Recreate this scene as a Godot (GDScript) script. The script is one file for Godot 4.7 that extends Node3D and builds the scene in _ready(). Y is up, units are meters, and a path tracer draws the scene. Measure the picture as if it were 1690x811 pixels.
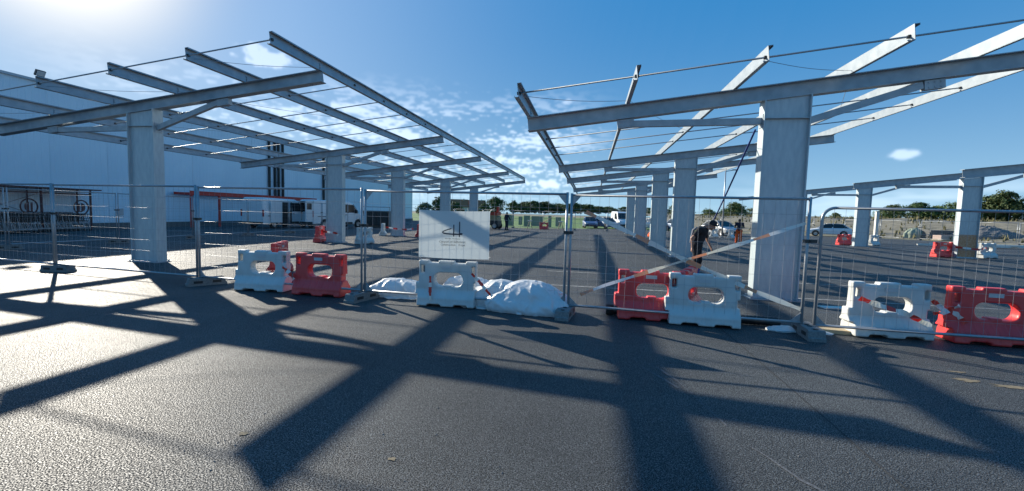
extends Node3D
# Building site of a supermarket car park: two rows of bare solar carport frames behind mesh fences, low sun from the left.
# World: x to the right across the rows, y up, -z along the rows away from the camera. V(x, height, distance) places a point.

var M := {}
var used := {}
var rng := RandomNumberGenerator.new()

func V(x: float, h: float, u: float) -> Vector3:
	return Vector3(x, h, -u)

# ------------------------------------------------------------------ mesh helpers
class MB:
	var st := SurfaceTool.new()
	func _init(smooth := false):
		st.begin(Mesh.PRIMITIVE_TRIANGLES)
		st.set_smooth_group(0 if smooth else -1)
	func color(c: Color): st.set_color(c)
	func tri(a: Vector3, b: Vector3, c: Vector3):
		st.add_vertex(a); st.add_vertex(c); st.add_vertex(b)
	func quad(a: Vector3, b: Vector3, c: Vector3, d: Vector3):
		tri(a, b, c); tri(a, c, d)
	func box(c: Vector3, s: Vector3, b := Basis.IDENTITY):
		var p := []
		for k in 8:
			p.append(c + b * (Vector3((k & 1) - .5, ((k >> 1) & 1) - .5, ((k >> 2) & 1) - .5) * s))
		quad(p[4], p[5], p[7], p[6]); quad(p[1], p[0], p[2], p[3])
		quad(p[5], p[1], p[3], p[7]); quad(p[0], p[4], p[6], p[2])
		quad(p[6], p[7], p[3], p[2]); quad(p[0], p[1], p[5], p[4])
	func bar(a: Vector3, b: Vector3, w: float, h: float, up := Vector3.UP):
		var d := (b - a).normalized()
		var s := d.cross(up).normalized()
		var t := s.cross(d)
		box((a + b) * .5, Vector3(w, h, a.distance_to(b)), Basis(s, t, -d))
	func tube(pts: Array, r, n := 8, cap := true):
		var rings := []
		var side := Vector3.ZERO
		for i in pts.size():
			var d: Vector3 = (pts[mini(i + 1, pts.size() - 1)] - pts[maxi(i - 1, 0)]).normalized()
			if side == Vector3.ZERO:
				side = d.cross(Vector3.UP if abs(d.y) < .9 else Vector3.RIGHT).normalized()
			side = (side - d * side.dot(d)).normalized()
			var up := side.cross(d)
			var rad: float = r[i] if r is Array else r
			var ring := []
			for k in n:
				var an := TAU * k / n
				ring.append(pts[i] + (side * cos(an) + up * sin(an)) * rad)
			rings.append(ring)
		for i in rings.size() - 1:
			for k in n:
				var k2 := (k + 1) % n
				quad(rings[i][k], rings[i + 1][k], rings[i + 1][k2], rings[i][k2])
		if cap:
			for k in range(1, n - 1):
				tri(rings[0][0], rings[0][k], rings[0][k + 1])
				tri(rings[-1][0], rings[-1][k + 1], rings[-1][k])
	func prism(poly: PackedVector2Array, xf: Transform3D, depth: float):
		if not Geometry2D.is_polygon_clockwise(poly):
			pass
		else:
			poly = poly.duplicate(); poly.reverse()
		var idx := Geometry2D.triangulate_polygon(poly)
		var f := Vector3(0, 0, depth)
		for i in range(0, idx.size(), 3):
			var q := []
			for j in 3:
				q.append(Vector3(poly[idx[i + j]].x, poly[idx[i + j]].y, 0))
			if (q[1] - q[0]).cross(q[2] - q[0]).z < 0:
				var t = q[1]; q[1] = q[2]; q[2] = t
			tri(xf * (q[0] + f), xf * (q[1] + f), xf * (q[2] + f))
			tri(xf * q[0], xf * q[2], xf * q[1])
		for i in poly.size():
			var a := Vector3(poly[i].x, poly[i].y, 0)
			var b2 := poly[(i + 1) % poly.size()]
			var b := Vector3(b2.x, b2.y, 0)
			quad(xf * a, xf * b, xf * (b + f), xf * (a + f))
	func lathe(profile: Array, at: Vector3, axis: Vector3, n := 16):
		var s := axis.cross(Vector3.UP if abs(axis.y) < .9 else Vector3.RIGHT).normalized()
		var t := s.cross(axis)
		for i in profile.size() - 1:
			for k in n:
				var a0 := TAU * k / n
				var a1 := TAU * (k + 1) / n
				var c0 := s * cos(a0) + t * sin(a0)
				var c1 := s * cos(a1) + t * sin(a1)
				var p: Vector2 = profile[i]
				var q: Vector2 = profile[i + 1]
				quad(at + axis * p.y + c0 * p.x, at + axis * q.y + c0 * q.x, at + axis * q.y + c1 * q.x, at + axis * p.y + c1 * p.x)
	func ibeam(a: Vector3, b: Vector3, up: Vector3, h: float, w: float, tf := .014, tw := .01):
		# a, b on the underside of the lower flange
		var d := (b - a).normalized()
		var s := d.cross(up).normalized()
		var t := s.cross(d)
		bar(a + t * tf * .5, b + t * tf * .5, w, tf, t)
		bar(a + t * (h - tf * .5), b + t * (h - tf * .5), w, tf, t)
		bar(a + t * h * .5, b + t * h * .5, tw, h - 2 * tf, t)
	func done() -> ArrayMesh:
		st.generate_normals()
		return st.commit()

# ------------------------------------------------------------------ naming and the scene tree
func numbered(called: String) -> String:
	if not used.has(called):
		used[called] = 0
		return called
	used[called] += 1
	return "%s_%03d" % [called, used[called]]

func tag(o: Node, label := "", category := "", group := "", kind := ""):
	if label: o.set_meta("label", label)
	if category: o.set_meta("category", category)
	if group: o.set_meta("group", group)
	if kind: o.set_meta("kind", kind)
	return o

func nth(k: int) -> String:
	return ["first", "second", "third", "fourth", "fifth", "sixth", "seventh", "eighth", "ninth", "tenth", "eleventh", "twelfth", "thirteenth", "fourteenth", "fifteenth", "sixteenth", "seventeenth", "eighteenth", "nineteenth", "twentieth", "twenty-first", "twenty-second", "twenty-third", "twenty-fourth"][k]

func thing(called: String, label: String, category: String, at := Vector3.ZERO, turn := 0.0, group := "") -> Node3D:
	var o := Node3D.new()
	o.name = numbered(called)
	add_child(o)
	o.position = at
	o.rotation.y = turn
	tag(o, label, category, group)
	return o

func obj(called: String, mesh, mat: Material, parent: Node = null, at := Vector3.ZERO) -> MeshInstance3D:
	var o := MeshInstance3D.new()
	o.mesh = mesh.done() if mesh is MB else mesh
	o.material_override = mat
	o.position = at
	if parent == null:
		o.name = numbered(called)
		add_child(o)
	else:
		var n := called
		var k := 0
		while parent.has_node(NodePath(n)):
			k += 1
			n = "%s_%03d" % [called, k]
		o.name = n
		parent.add_child(o)
	return o

func structure(called: String, mesh, mat: Material) -> MeshInstance3D:
	return tag(obj(called, mesh, mat), "", "", "", "structure")

func dup(src: Node3D, label: String, at: Vector3, turn := 0.0, group := "") -> Node3D:
	var c: Node3D = src.duplicate()
	var base: String = src.name
	var r := RegEx.create_from_string("_[0-9]{3}$")
	c.name = numbered(r.sub(base, ""))
	add_child(c)
	c.position = at
	c.rotation = Vector3(0, turn, 0)
	if label: c.set_meta("label", label)
	if group: c.set_meta("group", group)
	return c

# ------------------------------------------------------------------ implicit surfaces (surface nets)
func cap_d(p: Vector3, b: Array) -> float:
	var a: Vector3 = b[0]
	var ab: Vector3 = b[1] - a
	var t := clampf((p - a).dot(ab) / maxf(ab.length_squared(), 1e-9), 0, 1)
	return p.distance_to(a + ab * t) - lerpf(b[2], b[3], t)

func nets_bones(bones: Array, cell: float, k := .03, mb: SurfaceTool = null) -> ArrayMesh:
	var lo := Vector3.INF
	var hi := -Vector3.INF
	for b in bones:
		var m: float = maxf(b[2], b[3]) + cell * 3 + k
		for e in 2:
			lo = lo.min(b[e] - Vector3.ONE * m)
			hi = hi.max(b[e] + Vector3.ONE * m)
	var n := Vector3i(((hi - lo) / cell).ceil()) + Vector3i.ONE
	var f := PackedFloat32Array()
	f.resize(n.x * n.y * n.z)
	f.fill(1.0)
	for b in bones:
		var m: float = maxf(b[2], b[3]) + cell * 3 + k
		var l := Vector3i(((Vector3(b[0]).min(b[1]) - Vector3.ONE * m - lo) / cell).floor()).max(Vector3i.ZERO)
		var h := Vector3i(((Vector3(b[0]).max(b[1]) + Vector3.ONE * m - lo) / cell).ceil()).min(n - Vector3i.ONE)
		for z in range(l.z, h.z + 1):
			for y in range(l.y, h.y + 1):
				var row := n.x * (y + n.y * z)
				for x in range(l.x, h.x + 1):
					var d := cap_d(lo + Vector3(x, y, z) * cell, b)
					var o := f[row + x]
					var hh := maxf(k - absf(o - d), 0) / k
					f[row + x] = minf(o, d) - hh * hh * k * .25
	return nets(f, n, lo, cell)

func nets_sdf(fn: Callable, lo: Vector3, hi: Vector3, cell: float) -> ArrayMesh:
	var n := Vector3i(((hi - lo) / cell).ceil()) + Vector3i.ONE
	var f := PackedFloat32Array()
	f.resize(n.x * n.y * n.z)
	f.fill(1.0)
	var B := 4
	for z0 in range(0, n.z, B):
		for y0 in range(0, n.y, B):
			for x0 in range(0, n.x, B):
				var d0: float = fn.call(lo + Vector3(x0 + 1.5, y0 + 1.5, z0 + 1.5) * cell)
				var far := absf(d0) > cell * B * 1.3
				for z in range(z0, mini(z0 + B, n.z)):
					for y in range(y0, mini(y0 + B, n.y)):
						var row := n.x * (y + n.y * z)
						for x in range(x0, mini(x0 + B, n.x)):
							f[row + x] = d0 if far else fn.call(lo + Vector3(x, y, z) * cell)
	return nets(f, n, lo, cell)

func nets(f: PackedFloat32Array, n: Vector3i, lo: Vector3, cell: float) -> ArrayMesh:
	var id := PackedInt32Array()
	id.resize(f.size())
	id.fill(-1)
	var vs := PackedVector3Array()
	var ns := PackedVector3Array()
	var ix := PackedInt32Array()
	var sx := 1
	var sy := n.x
	var sz := n.x * n.y
	var offs := [0, sx, sy, sx + sy, sz, sx + sz, sy + sz, sx + sy + sz]
	var edges := [[0, 1], [2, 3], [4, 5], [6, 7], [0, 2], [1, 3], [4, 6], [5, 7], [0, 4], [1, 5], [2, 6], [3, 7]]
	for z in n.z - 1:
		for y in n.y - 1:
			var row := n.x * (y + n.y * z)
			for x in n.x - 1:
				var i := row + x
				var neg := 0
				for o in offs:
					if f[i + o] < 0: neg += 1
				if neg == 0 or neg == 8: continue
				var p := Vector3.ZERO
				var c := 0
				for e in edges:
					var a := f[i + offs[e[0]]]
					var b := f[i + offs[e[1]]]
					if (a < 0) != (b < 0):
						var t := a / (a - b)
						var pa := Vector3(e[0] & 1, (e[0] >> 1) & 1, e[0] >> 2)
						var pb := Vector3(e[1] & 1, (e[1] >> 1) & 1, e[1] >> 2)
						p += pa.lerp(pb, t)
						c += 1
				p /= c
				id[i] = vs.size()
				vs.append(lo + (Vector3(x, y, z) + p) * cell)
				var g := Vector3.ZERO
				for o in 8:
					var v := f[i + offs[o]]
					var s := Vector3((o & 1) * 2 - 1, ((o >> 1) & 1) * 2 - 1, (o >> 2) * 2 - 1)
					g += s * v
				ns.append(g.normalized())
	for z in range(1, n.z - 1):
		for y in range(1, n.y - 1):
			var row := n.x * (y + n.y * z)
			for x in range(1, n.x - 1):
				var i := row + x
				var a := f[i] < 0
				if a != (f[i + sx] < 0):
					add_q(ix, id[i], id[i - sy], id[i - sy - sz], id[i - sz], a)
				if a != (f[i + sy] < 0):
					add_q(ix, id[i], id[i - sz], id[i - sz - sx], id[i - sx], a)
				if a != (f[i + sz] < 0):
					add_q(ix, id[i], id[i - sx], id[i - sx - sy], id[i - sy], a)
	var arr := []
	arr.resize(Mesh.ARRAY_MAX)
	arr[Mesh.ARRAY_VERTEX] = vs
	arr[Mesh.ARRAY_NORMAL] = ns
	arr[Mesh.ARRAY_INDEX] = ix
	var me := ArrayMesh.new()
	me.add_surface_from_arrays(Mesh.PRIMITIVE_TRIANGLES, arr)
	return me

func add_q(ix: PackedInt32Array, a: int, b: int, c: int, d: int, inside: bool):
	if a < 0 or b < 0 or c < 0 or d < 0: return
	if inside:
		ix.append_array([a, c, b, a, d, c])
	else:
		ix.append_array([a, b, c, a, c, d])

func sd_box2(p: Vector2, c: Vector2, s: Vector2, r := 0.0) -> float:
	var q := (p - c).abs() - s + Vector2(r, r)
	return q.max(Vector2.ZERO).length() + minf(maxf(q.x, q.y), 0) - r

func sd_poly(p: Vector2, v: PackedVector2Array) -> float:
	var d := p.distance_squared_to(v[0])
	var s := 1.0
	var j := v.size() - 1
	for i in v.size():
		var e := v[j] - v[i]
		var w := p - v[i]
		var b := w - e * clampf(w.dot(e) / e.length_squared(), 0, 1)
		d = minf(d, b.length_squared())
		var c1 := p.y >= v[i].y
		var c2 := p.y < v[j].y
		var c3 := e.x * w.y > e.y * w.x
		if (c1 and c2 and c3) or (not c1 and not c2 and not c3): s = -s
		j = i
	return s * sqrt(d)

func smax(a: float, b: float, k: float) -> float:
	var h := maxf(k - absf(a - b), 0) / k
	return maxf(a, b) + h * h * k * .25

# ------------------------------------------------------------------ materials
func noise(kind: int, freq: float, seed: int, oct := 3) -> FastNoiseLite:
	var n := FastNoiseLite.new()
	n.noise_type = kind
	n.frequency = freq
	n.seed = seed
	n.fractal_octaves = oct
	return n

func tex(img: Image) -> ImageTexture:
	img.generate_mipmaps()
	return ImageTexture.create_from_image(img)

func tint_image(img: Image, lo: Color, hi: Color, gamma := 1.0) -> Image:
	# grey noise -> a ramp between two linear colours, stored as sRGB
	var w := img.get_width()
	var h := img.get_height()
	var out := Image.create(w, h, false, Image.FORMAT_RGB8)
	var ramp := []
	for i in 256:
		ramp.append(lo.lerp(hi, pow(i / 255.0, gamma)).linear_to_srgb())
	img.convert(Image.FORMAT_L8)
	var d := img.get_data()
	var o := PackedByteArray()
	o.resize(w * h * 3)
	for i in w * h:
		var c: Color = ramp[d[i]]
		o[i * 3] = int(c.r * 255); o[i * 3 + 1] = int(c.g * 255); o[i * 3 + 2] = int(c.b * 255)
	return Image.create_from_data(w, h, false, Image.FORMAT_RGB8, o)

func mat(lin: Color, rough := .6, metal := 0.0) -> StandardMaterial3D:
	var m := StandardMaterial3D.new()
	m.albedo_color = lin.linear_to_srgb()
	m.roughness = rough
	m.metallic = metal
	return m

func mottled(lo: Color, hi: Color, rough: float, metal: float, freq: float, scale: float, seed: int, kind := FastNoiseLite.TYPE_SIMPLEX_SMOOTH, stretch := Vector3.ONE) -> StandardMaterial3D:
	var m := mat(Color.WHITE, rough, metal)
	m.albedo_texture = tex(tint_image(noise(kind, freq, seed, 4).get_seamless_image(256, 256), lo, hi))
	m.uv1_triplanar = true
	m.uv1_scale = stretch / scale
	return m

func g(v: float, w := 1.0) -> Color:
	return Color(v * w, v, v / w)

func make_materials():
	# galvanised steel: faint cloudy spangle
	M.steel = mottled(Color(.28, .325, .36), Color(.42, .46, .485), .42, .35, .018, 1.6, 3)
	M.column = mottled(Color(.40, .47, .505), Color(.52, .585, .60), .45, .3, .02, 1.0, 11, FastNoiseLite.TYPE_SIMPLEX_SMOOTH, Vector3(1.6, .45, 1.6))
	M.fence = mottled(Color(.25, .275, .30), Color(.40, .42, .44), .4, .5, .03, .6, 5)
	M.wire = mat(Color(.34, .35, .37), .45, .4)
	M.darkmetal = mat(g(.05), .5, .3)
	M.white_plastic = mottled(Color(.50, .51, .49), Color(.60, .61, .59), .42, 0, .014, 1.2, 21)
	M.red_plastic = mottled(Color(.62, .042, .044), Color(.76, .068, .066), .40, 0, .014, 1.2, 22)
	M.foot = mottled(Color(.13, .13, .13), Color(.24, .24, .235), .85, 0, .05, .5, 23)
	M.cladding = mottled(Color(.68, .79, .87), Color(.74, .84, .91), .5, .1, .006, 6, 24)
	M.coping = mat(Color(.45, .47, .5), .4, .3)
	M.plinth = mottled(Color(.10, .10, .10), Color(.18, .18, .17), .9, 0, .03, 1, 25)
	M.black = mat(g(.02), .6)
	M.rubber = mat(g(.025), .8)
	M.black_pipe = mat(g(.018), .35)
	M.redsteel = mat(Color(.62, .05, .035), .5, .1)
	M.maroon = mat(Color(.10, .03, .03), .5)
	M.glass = mat(Color(.02, .025, .03), .08, .0)
	M.rim = mat(g(.4), .35, .7)
	M.lamp_red = mat(Color(.4, .01, .01), .25)
	M.lamp_clear = mat(g(.7), .15)
	M.van_white = mat(Color(.72, .73, .74), .3); M.van_white.clearcoat_enabled = true
	M.cloth_dark = mottled(Color(.012, .012, .016), Color(.03, .03, .036), .95, 0, .05, .4, 31)
	M.cloth_navy = mottled(Color(.012, .016, .032), Color(.03, .036, .06), .95, 0, .05, .4, 32)
	M.cloth_orange = mat(Color(.85, .12, .02), .85)
	M.cloth_grey = mat(Color(.25, .26, .28), .9)
	M.cloth_blue = mat(Color(.02, .07, .35), .6)
	M.skin = mat(Color(.36, .19, .13), .55)
	M.hair = mat(Color(.015, .012, .010), .7)
	M.board = mat(Color(.46, .36, .22), .8)
	M.timber = mat(Color(.40, .33, .22), .8)
	M.orange_tile = mottled(Color(.26, .10, .05), Color(.40, .17, .08), .85, 0, .05, 2, 41)
	M.render_wall = mat(Color(.68, .66, .60), .9)
	M.pale_sheet = mat(Color(.24, .28, .21), .8)
	M.machine_red = mat(Color(.42, .045, .02), .4)
	M.machine_tan = mat(Color(.32, .24, .12), .55)
	M.concrete = mottled(Color(.30, .29, .27), Color(.46, .45, .42), .9, 0, .03, 1.2, 42)
	M.pink_block = mat(Color(.55, .42, .36), .9)
	M.lineprint = mottled(Color(.16, .16, .16), Color(.48, .48, .46), .8, 0, .04, 1.5, 43)
	M.chalk = mottled(Color(.03, .033, .036), Color(.16, .17, .185), .95, 0, .06, .4, 44)
	M.joint = mottled(Color(.012, .013, .015), Color(.06, .064, .066), .9, 0, .08, .7, 48)
	M.ochre = mottled(Color(.10, .085, .06), Color(.30, .24, .15), .95, 0, .05, .6, 45)
	M.bag = mottled(Color(.66, .67, .67), Color(.76, .77, .76), .38, 0, .03, .6, 46)
	M.bag.backlight_enabled = true; M.bag.backlight = Color(.55, .56, .58)
	M.sign = mat(Color(.50, .53, .54), .5)
	M.sign.backlight_enabled = true; M.sign.backlight = Color(.66, .69, .69)
	M.ink = mat(Color(.03, .045, .07), .6)
	M.print = mat(Color(.10, .115, .135), .6)
	M.tape_white = mat(Color(.72, .70, .66), .45); M.tape_white.backlight_enabled = true; M.tape_white.backlight = Color(.6, .6, .55)
	M.tape_red = mat(Color(.60, .06, .04), .45); M.tape_red.backlight_enabled = true; M.tape_red.backlight = Color(.6, .1, .07)
	M.tape_faded = mat(Color(.66, .30, .17), .45); M.tape_faded.backlight_enabled = true; M.tape_faded.backlight = Color(.6, .4, .3)
	M.strap = mat(Color(.015, .05, .26), .7)
	M.rust = mottled(Color(.52, .20, .07), Color(.66, .42, .27), .8, .0, .03, .8, 47)
	M.bark = mat(Color(.06, .045, .035), .95)
	for k in 4:
		var m := mat(Color.WHITE, .75)
		m.vertex_color_use_as_albedo = true
		m.backlight_enabled = true
		m.backlight = Color(.28, .34, .12)
		M["leaf%d" % k] = m
	# asphalt: crushed stone tops with binder pits between them, cavity shade painted into their colour, relief in the normal map
	var pits := noise(FastNoiseLite.TYPE_SIMPLEX, .11, 7, 2).get_seamless_image(1024, 1024)
	var tops := noise(FastNoiseLite.TYPE_CELLULAR, .15, 8, 1)
	tops.cellular_return_type = FastNoiseLite.RETURN_CELL_VALUE
	tops.cellular_jitter = 1.0
	var ti := tops.get_seamless_image(1024, 1024)
	pits.convert(Image.FORMAT_L8)
	ti.convert(Image.FORMAT_L8)
	var pd := pits.get_data()
	var td := ti.get_data()
	var hd := PackedByteArray()
	var ad := PackedByteArray()
	hd.resize(pd.size())
	ad.resize(pd.size())
	var rd := PackedByteArray()
	rd.resize(pd.size())
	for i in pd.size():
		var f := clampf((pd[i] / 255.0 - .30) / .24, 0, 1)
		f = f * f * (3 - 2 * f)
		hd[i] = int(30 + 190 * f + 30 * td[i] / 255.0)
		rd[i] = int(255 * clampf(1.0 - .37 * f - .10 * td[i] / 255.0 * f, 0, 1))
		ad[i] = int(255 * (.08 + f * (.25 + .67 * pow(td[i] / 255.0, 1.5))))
	var bump := Image.create_from_data(1024, 1024, false, Image.FORMAT_L8, hd)
	bump.convert(Image.FORMAT_RGBA8)
	bump.bump_map_to_normal_map(3.2)
	var a := mat(Color.WHITE, 1.0)
	a.roughness_texture = tex(Image.create_from_data(1024, 1024, false, Image.FORMAT_L8, rd))
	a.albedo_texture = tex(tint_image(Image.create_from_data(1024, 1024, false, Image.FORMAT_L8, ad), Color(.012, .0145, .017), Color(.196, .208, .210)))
	a.normal_enabled = true
	a.normal_texture = tex(bump)
	a.normal_scale = 1.0
	a.metallic_specular = .36
	# broad unevenness: rolled lanes, dust
	a.detail_enabled = true
	a.detail_blend_mode = BaseMaterial3D.BLEND_MODE_MUL
	a.detail_uv_layer = BaseMaterial3D.DETAIL_UV_2
	a.detail_albedo = tex(tint_image(noise(FastNoiseLite.TYPE_SIMPLEX_SMOOTH, .012, 9, 5).get_seamless_image(512, 512), Color(.48, .49, .51), Color(1, 1, 1), .8))
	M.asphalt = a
	M.soil = mottled(Color(.10, .095, .05), Color(.20, .18, .11), .95, 0, .02, 14, 51)
	M.field = mottled(Color(.045, .125, .016), Color(.085, .175, .028), .9, 0, .02, 18, 52)
	M.bank = mottled(Color(.11, .10, .065), Color(.26, .235, .18), .95, 0, .03, 9, 53)
	M.gravel = mottled(Color(.09, .09, .09), Color(.22, .21, .20), .95, 0, .08, 1.5, 54)

# ------------------------------------------------------------------ sky, sun, camera
func cloud_cover() -> Image:
	var W := 2048
	var H := 1024
	var img := Image.create(W, H, false, Image.FORMAT_RGBA8)
	var fine := noise(FastNoiseLite.TYPE_SIMPLEX_SMOOTH, 1.0, 77, 4)
	var broad := noise(FastNoiseLite.TYPE_SIMPLEX_SMOOTH, 1.0, 78, 3)
	# single clouds: azimuth, elevation, half width, half height (degrees), strength
	var puffs := [[-39.2, 16.0, 2.6, 1.35, 1.0], [-5.4, 4.0, 1.9, .9, .85], [31.0, 6.6, 1.7, .55, .6], [-30.5, 11.9, 2.2, .7, .55], [-24, 9.2, 2.6, .9, .7], [-3.6, 14.0, .9, .35, .4],
		[-75, 14, 4, 2, .8], [95, 12, 4, 1.6, .7], [150, 9, 5, 2, .8], [-140, 12, 4, 1.8, .8], [60, 9, 3, 1.2, .6]]
	for py in H / 2:
		var el := 90.0 - (py + .5) / H * 180.0
		for px in W:
			var az := wrapf((px + .5) / W * 360.0, -180.0, 180.0)
			var a := 0.0
			var er := deg_to_rad(el)
			var ar := deg_to_rad(az)
			# thin mackerel sheet, drawn on a flat layer so that it shrinks towards the horizon
			var inv := 1.0 / (sin(er) + .03)
			var P := Vector2(sin(ar), -cos(ar)) * cos(er) * inv
			var zone := smoothstep(17.0, 9.0, el) * smoothstep(.8, 4.0, el)
			var side := smoothstep(-62.0, -34.0, az) * smoothstep(5.0, -7.0, az) + .35 * smoothstep(60.0, 100.0, absf(az))
			if zone * side > .01:
				var n1 := fine.get_noise_2d(P.x * 6.5, P.y * 6.5)
				var n2 := broad.get_noise_2d(P.x * .55 + 9, P.y * .7)
				a += zone * side * (smoothstep(.05, .42, n1 + n2 * .75 + .02) * .8 + smoothstep(-.1, .6, n2 + .05) * .12)
			# low banks of cloud and streaks near the horizon
			if el < 6.5:
				var n3 := broad.get_noise_2d(az * .045 + 40, el * .32)
				var n4 := fine.get_noise_2d(az * .11, el * .9 + 30)
				var right := smoothstep(8.0, 26.0, absf(az + 0.0)) if az > 0 else .75 * smoothstep(10.0, 40.0, -az)
				a += smoothstep(6.2, 2.0, el) * right * smoothstep(-.10, .55, n3 + n4 * .6) * .42
			# bright air round the sun
			var toward := Vector3(sin(ar) * cos(er), sin(er), -cos(ar) * cos(er)).dot(Vector3(-1.925, 1.0, -1.335).normalized())
			var away := rad_to_deg(acos(clampf(toward, -1, 1)))
			a += .50 * exp(-away * away / 1000.0) * lerpf(.30, 1.0, smoothstep(4.0, 18.0, away))
			for c in puffs:
				var dx: float = (az - c[0]) / c[2]
				var dy: float = (el - c[1]) / c[3]
				if absf(dx) < 1.8 and absf(dy) < 2.2:
					var base := 0.35 if dy < 0 else 0.0
					var n5 := fine.get_noise_2d(az * .42 + c[0], el * .52) * .8 + fine.get_noise_2d(az * 1.3, el * 1.5 + c[0]) * .10
					a += c[4] * 1.25 * smoothstep(.0, .5, 1.0 - sqrt(dx * dx + dy * dy) - base * absf(dy) + n5)
			if a > .003:
				img.set_pixel(px, py, Color(1, .985, .96, clampf(a, 0, 1)))
	return img

func make_light():
	var cam := Camera3D.new()
	cam.name = "camera"
	add_child(cam)
	cam.position = Vector3(0, 1.6, 0)
	cam.rotation = Vector3(-.0721, .1758, .0269)
	cam.fov = 58.43
	cam.near = .05
	cam.far = 4000
	cam.current = true
	var sun := DirectionalLight3D.new()
	sun.name = "sun"
	add_child(sun)
	sun.look_at_from_position(Vector3.ZERO, -Vector3(-1.925, 1.0, -1.335), Vector3.UP)
	sun.light_energy = 1.6
	sun.light_color = Color(1.0, .965, .90)
	sun.light_angular_distance = .5
	sun.shadow_enabled = true
	var sky := ProceduralSkyMaterial.new()
	sky.sky_top_color = Color(.14, .515, .785)
	sky.sky_horizon_color = Color(.70, .86, .95)
	sky.sky_curve = .11
	sky.sky_energy_multiplier = 1.0
	sky.ground_bottom_color = Color(.12, .13, .13)
	sky.ground_horizon_color = Color(.45, .50, .52)
	sky.sun_angle_max = 60
	sky.sun_curve = .08
	sky.sky_cover = tex(cloud_cover())
	sky.sky_cover_modulate = Color(.80, .80, .80)
	var s := Sky.new()
	s.sky_material = sky
	var env := Environment.new()
	env.background_mode = Environment.BG_SKY
	env.sky = s
	env.background_energy_multiplier = .59
	env.tonemap_mode = Environment.TONE_MAPPER_LINEAR
	env.tonemap_exposure = 1.7
	env.ambient_light_source = Environment.AMBIENT_SOURCE_SKY
	env.sdfgi_enabled = true
	env.ssao_enabled = true
	env.ssil_enabled = true
	var we := WorldEnvironment.new()
	we.name = "environment"
	we.environment = env
	add_child(we)

# ------------------------------------------------------------------ ground
func sheet(poly: Array, h: float, uv := 1.0, uv2 := 1.0) -> ArrayMesh:
	var pts := PackedVector2Array()
	for p in poly: pts.append(Vector2(p[0], p[1]))
	var idx := Geometry2D.triangulate_polygon(pts)
	var st := SurfaceTool.new()
	st.begin(Mesh.PRIMITIVE_TRIANGLES)
	for i in range(0, idx.size(), 3):
		var t := [pts[idx[i]], pts[idx[i + 1]], pts[idx[i + 2]]]
		if (t[1] - t[0]).cross(t[2] - t[0]) > 0: t = [t[0], t[2], t[1]]
		for p in t:
			st.set_normal(Vector3.UP)
			st.set_uv(p / uv)
			st.set_uv2(p / uv2)
			st.add_vertex(Vector3(p.x, h, -p.y))
	st.generate_tangents()
	return st.commit()

func bank_height(x: float, u: float) -> float:
	var d := (x - 31.9) * .769 + (u - 55.8) * .64
	var n: float = M.bank_noise.get_noise_2d(x, u)
	return smoothstep(3.5, 20.0, d) * (2.15 + n * .35) + smoothstep(30.0, 90.0, d) * 1.0 + smoothstep(3.5, 8.0, d) * n * .25

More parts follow.
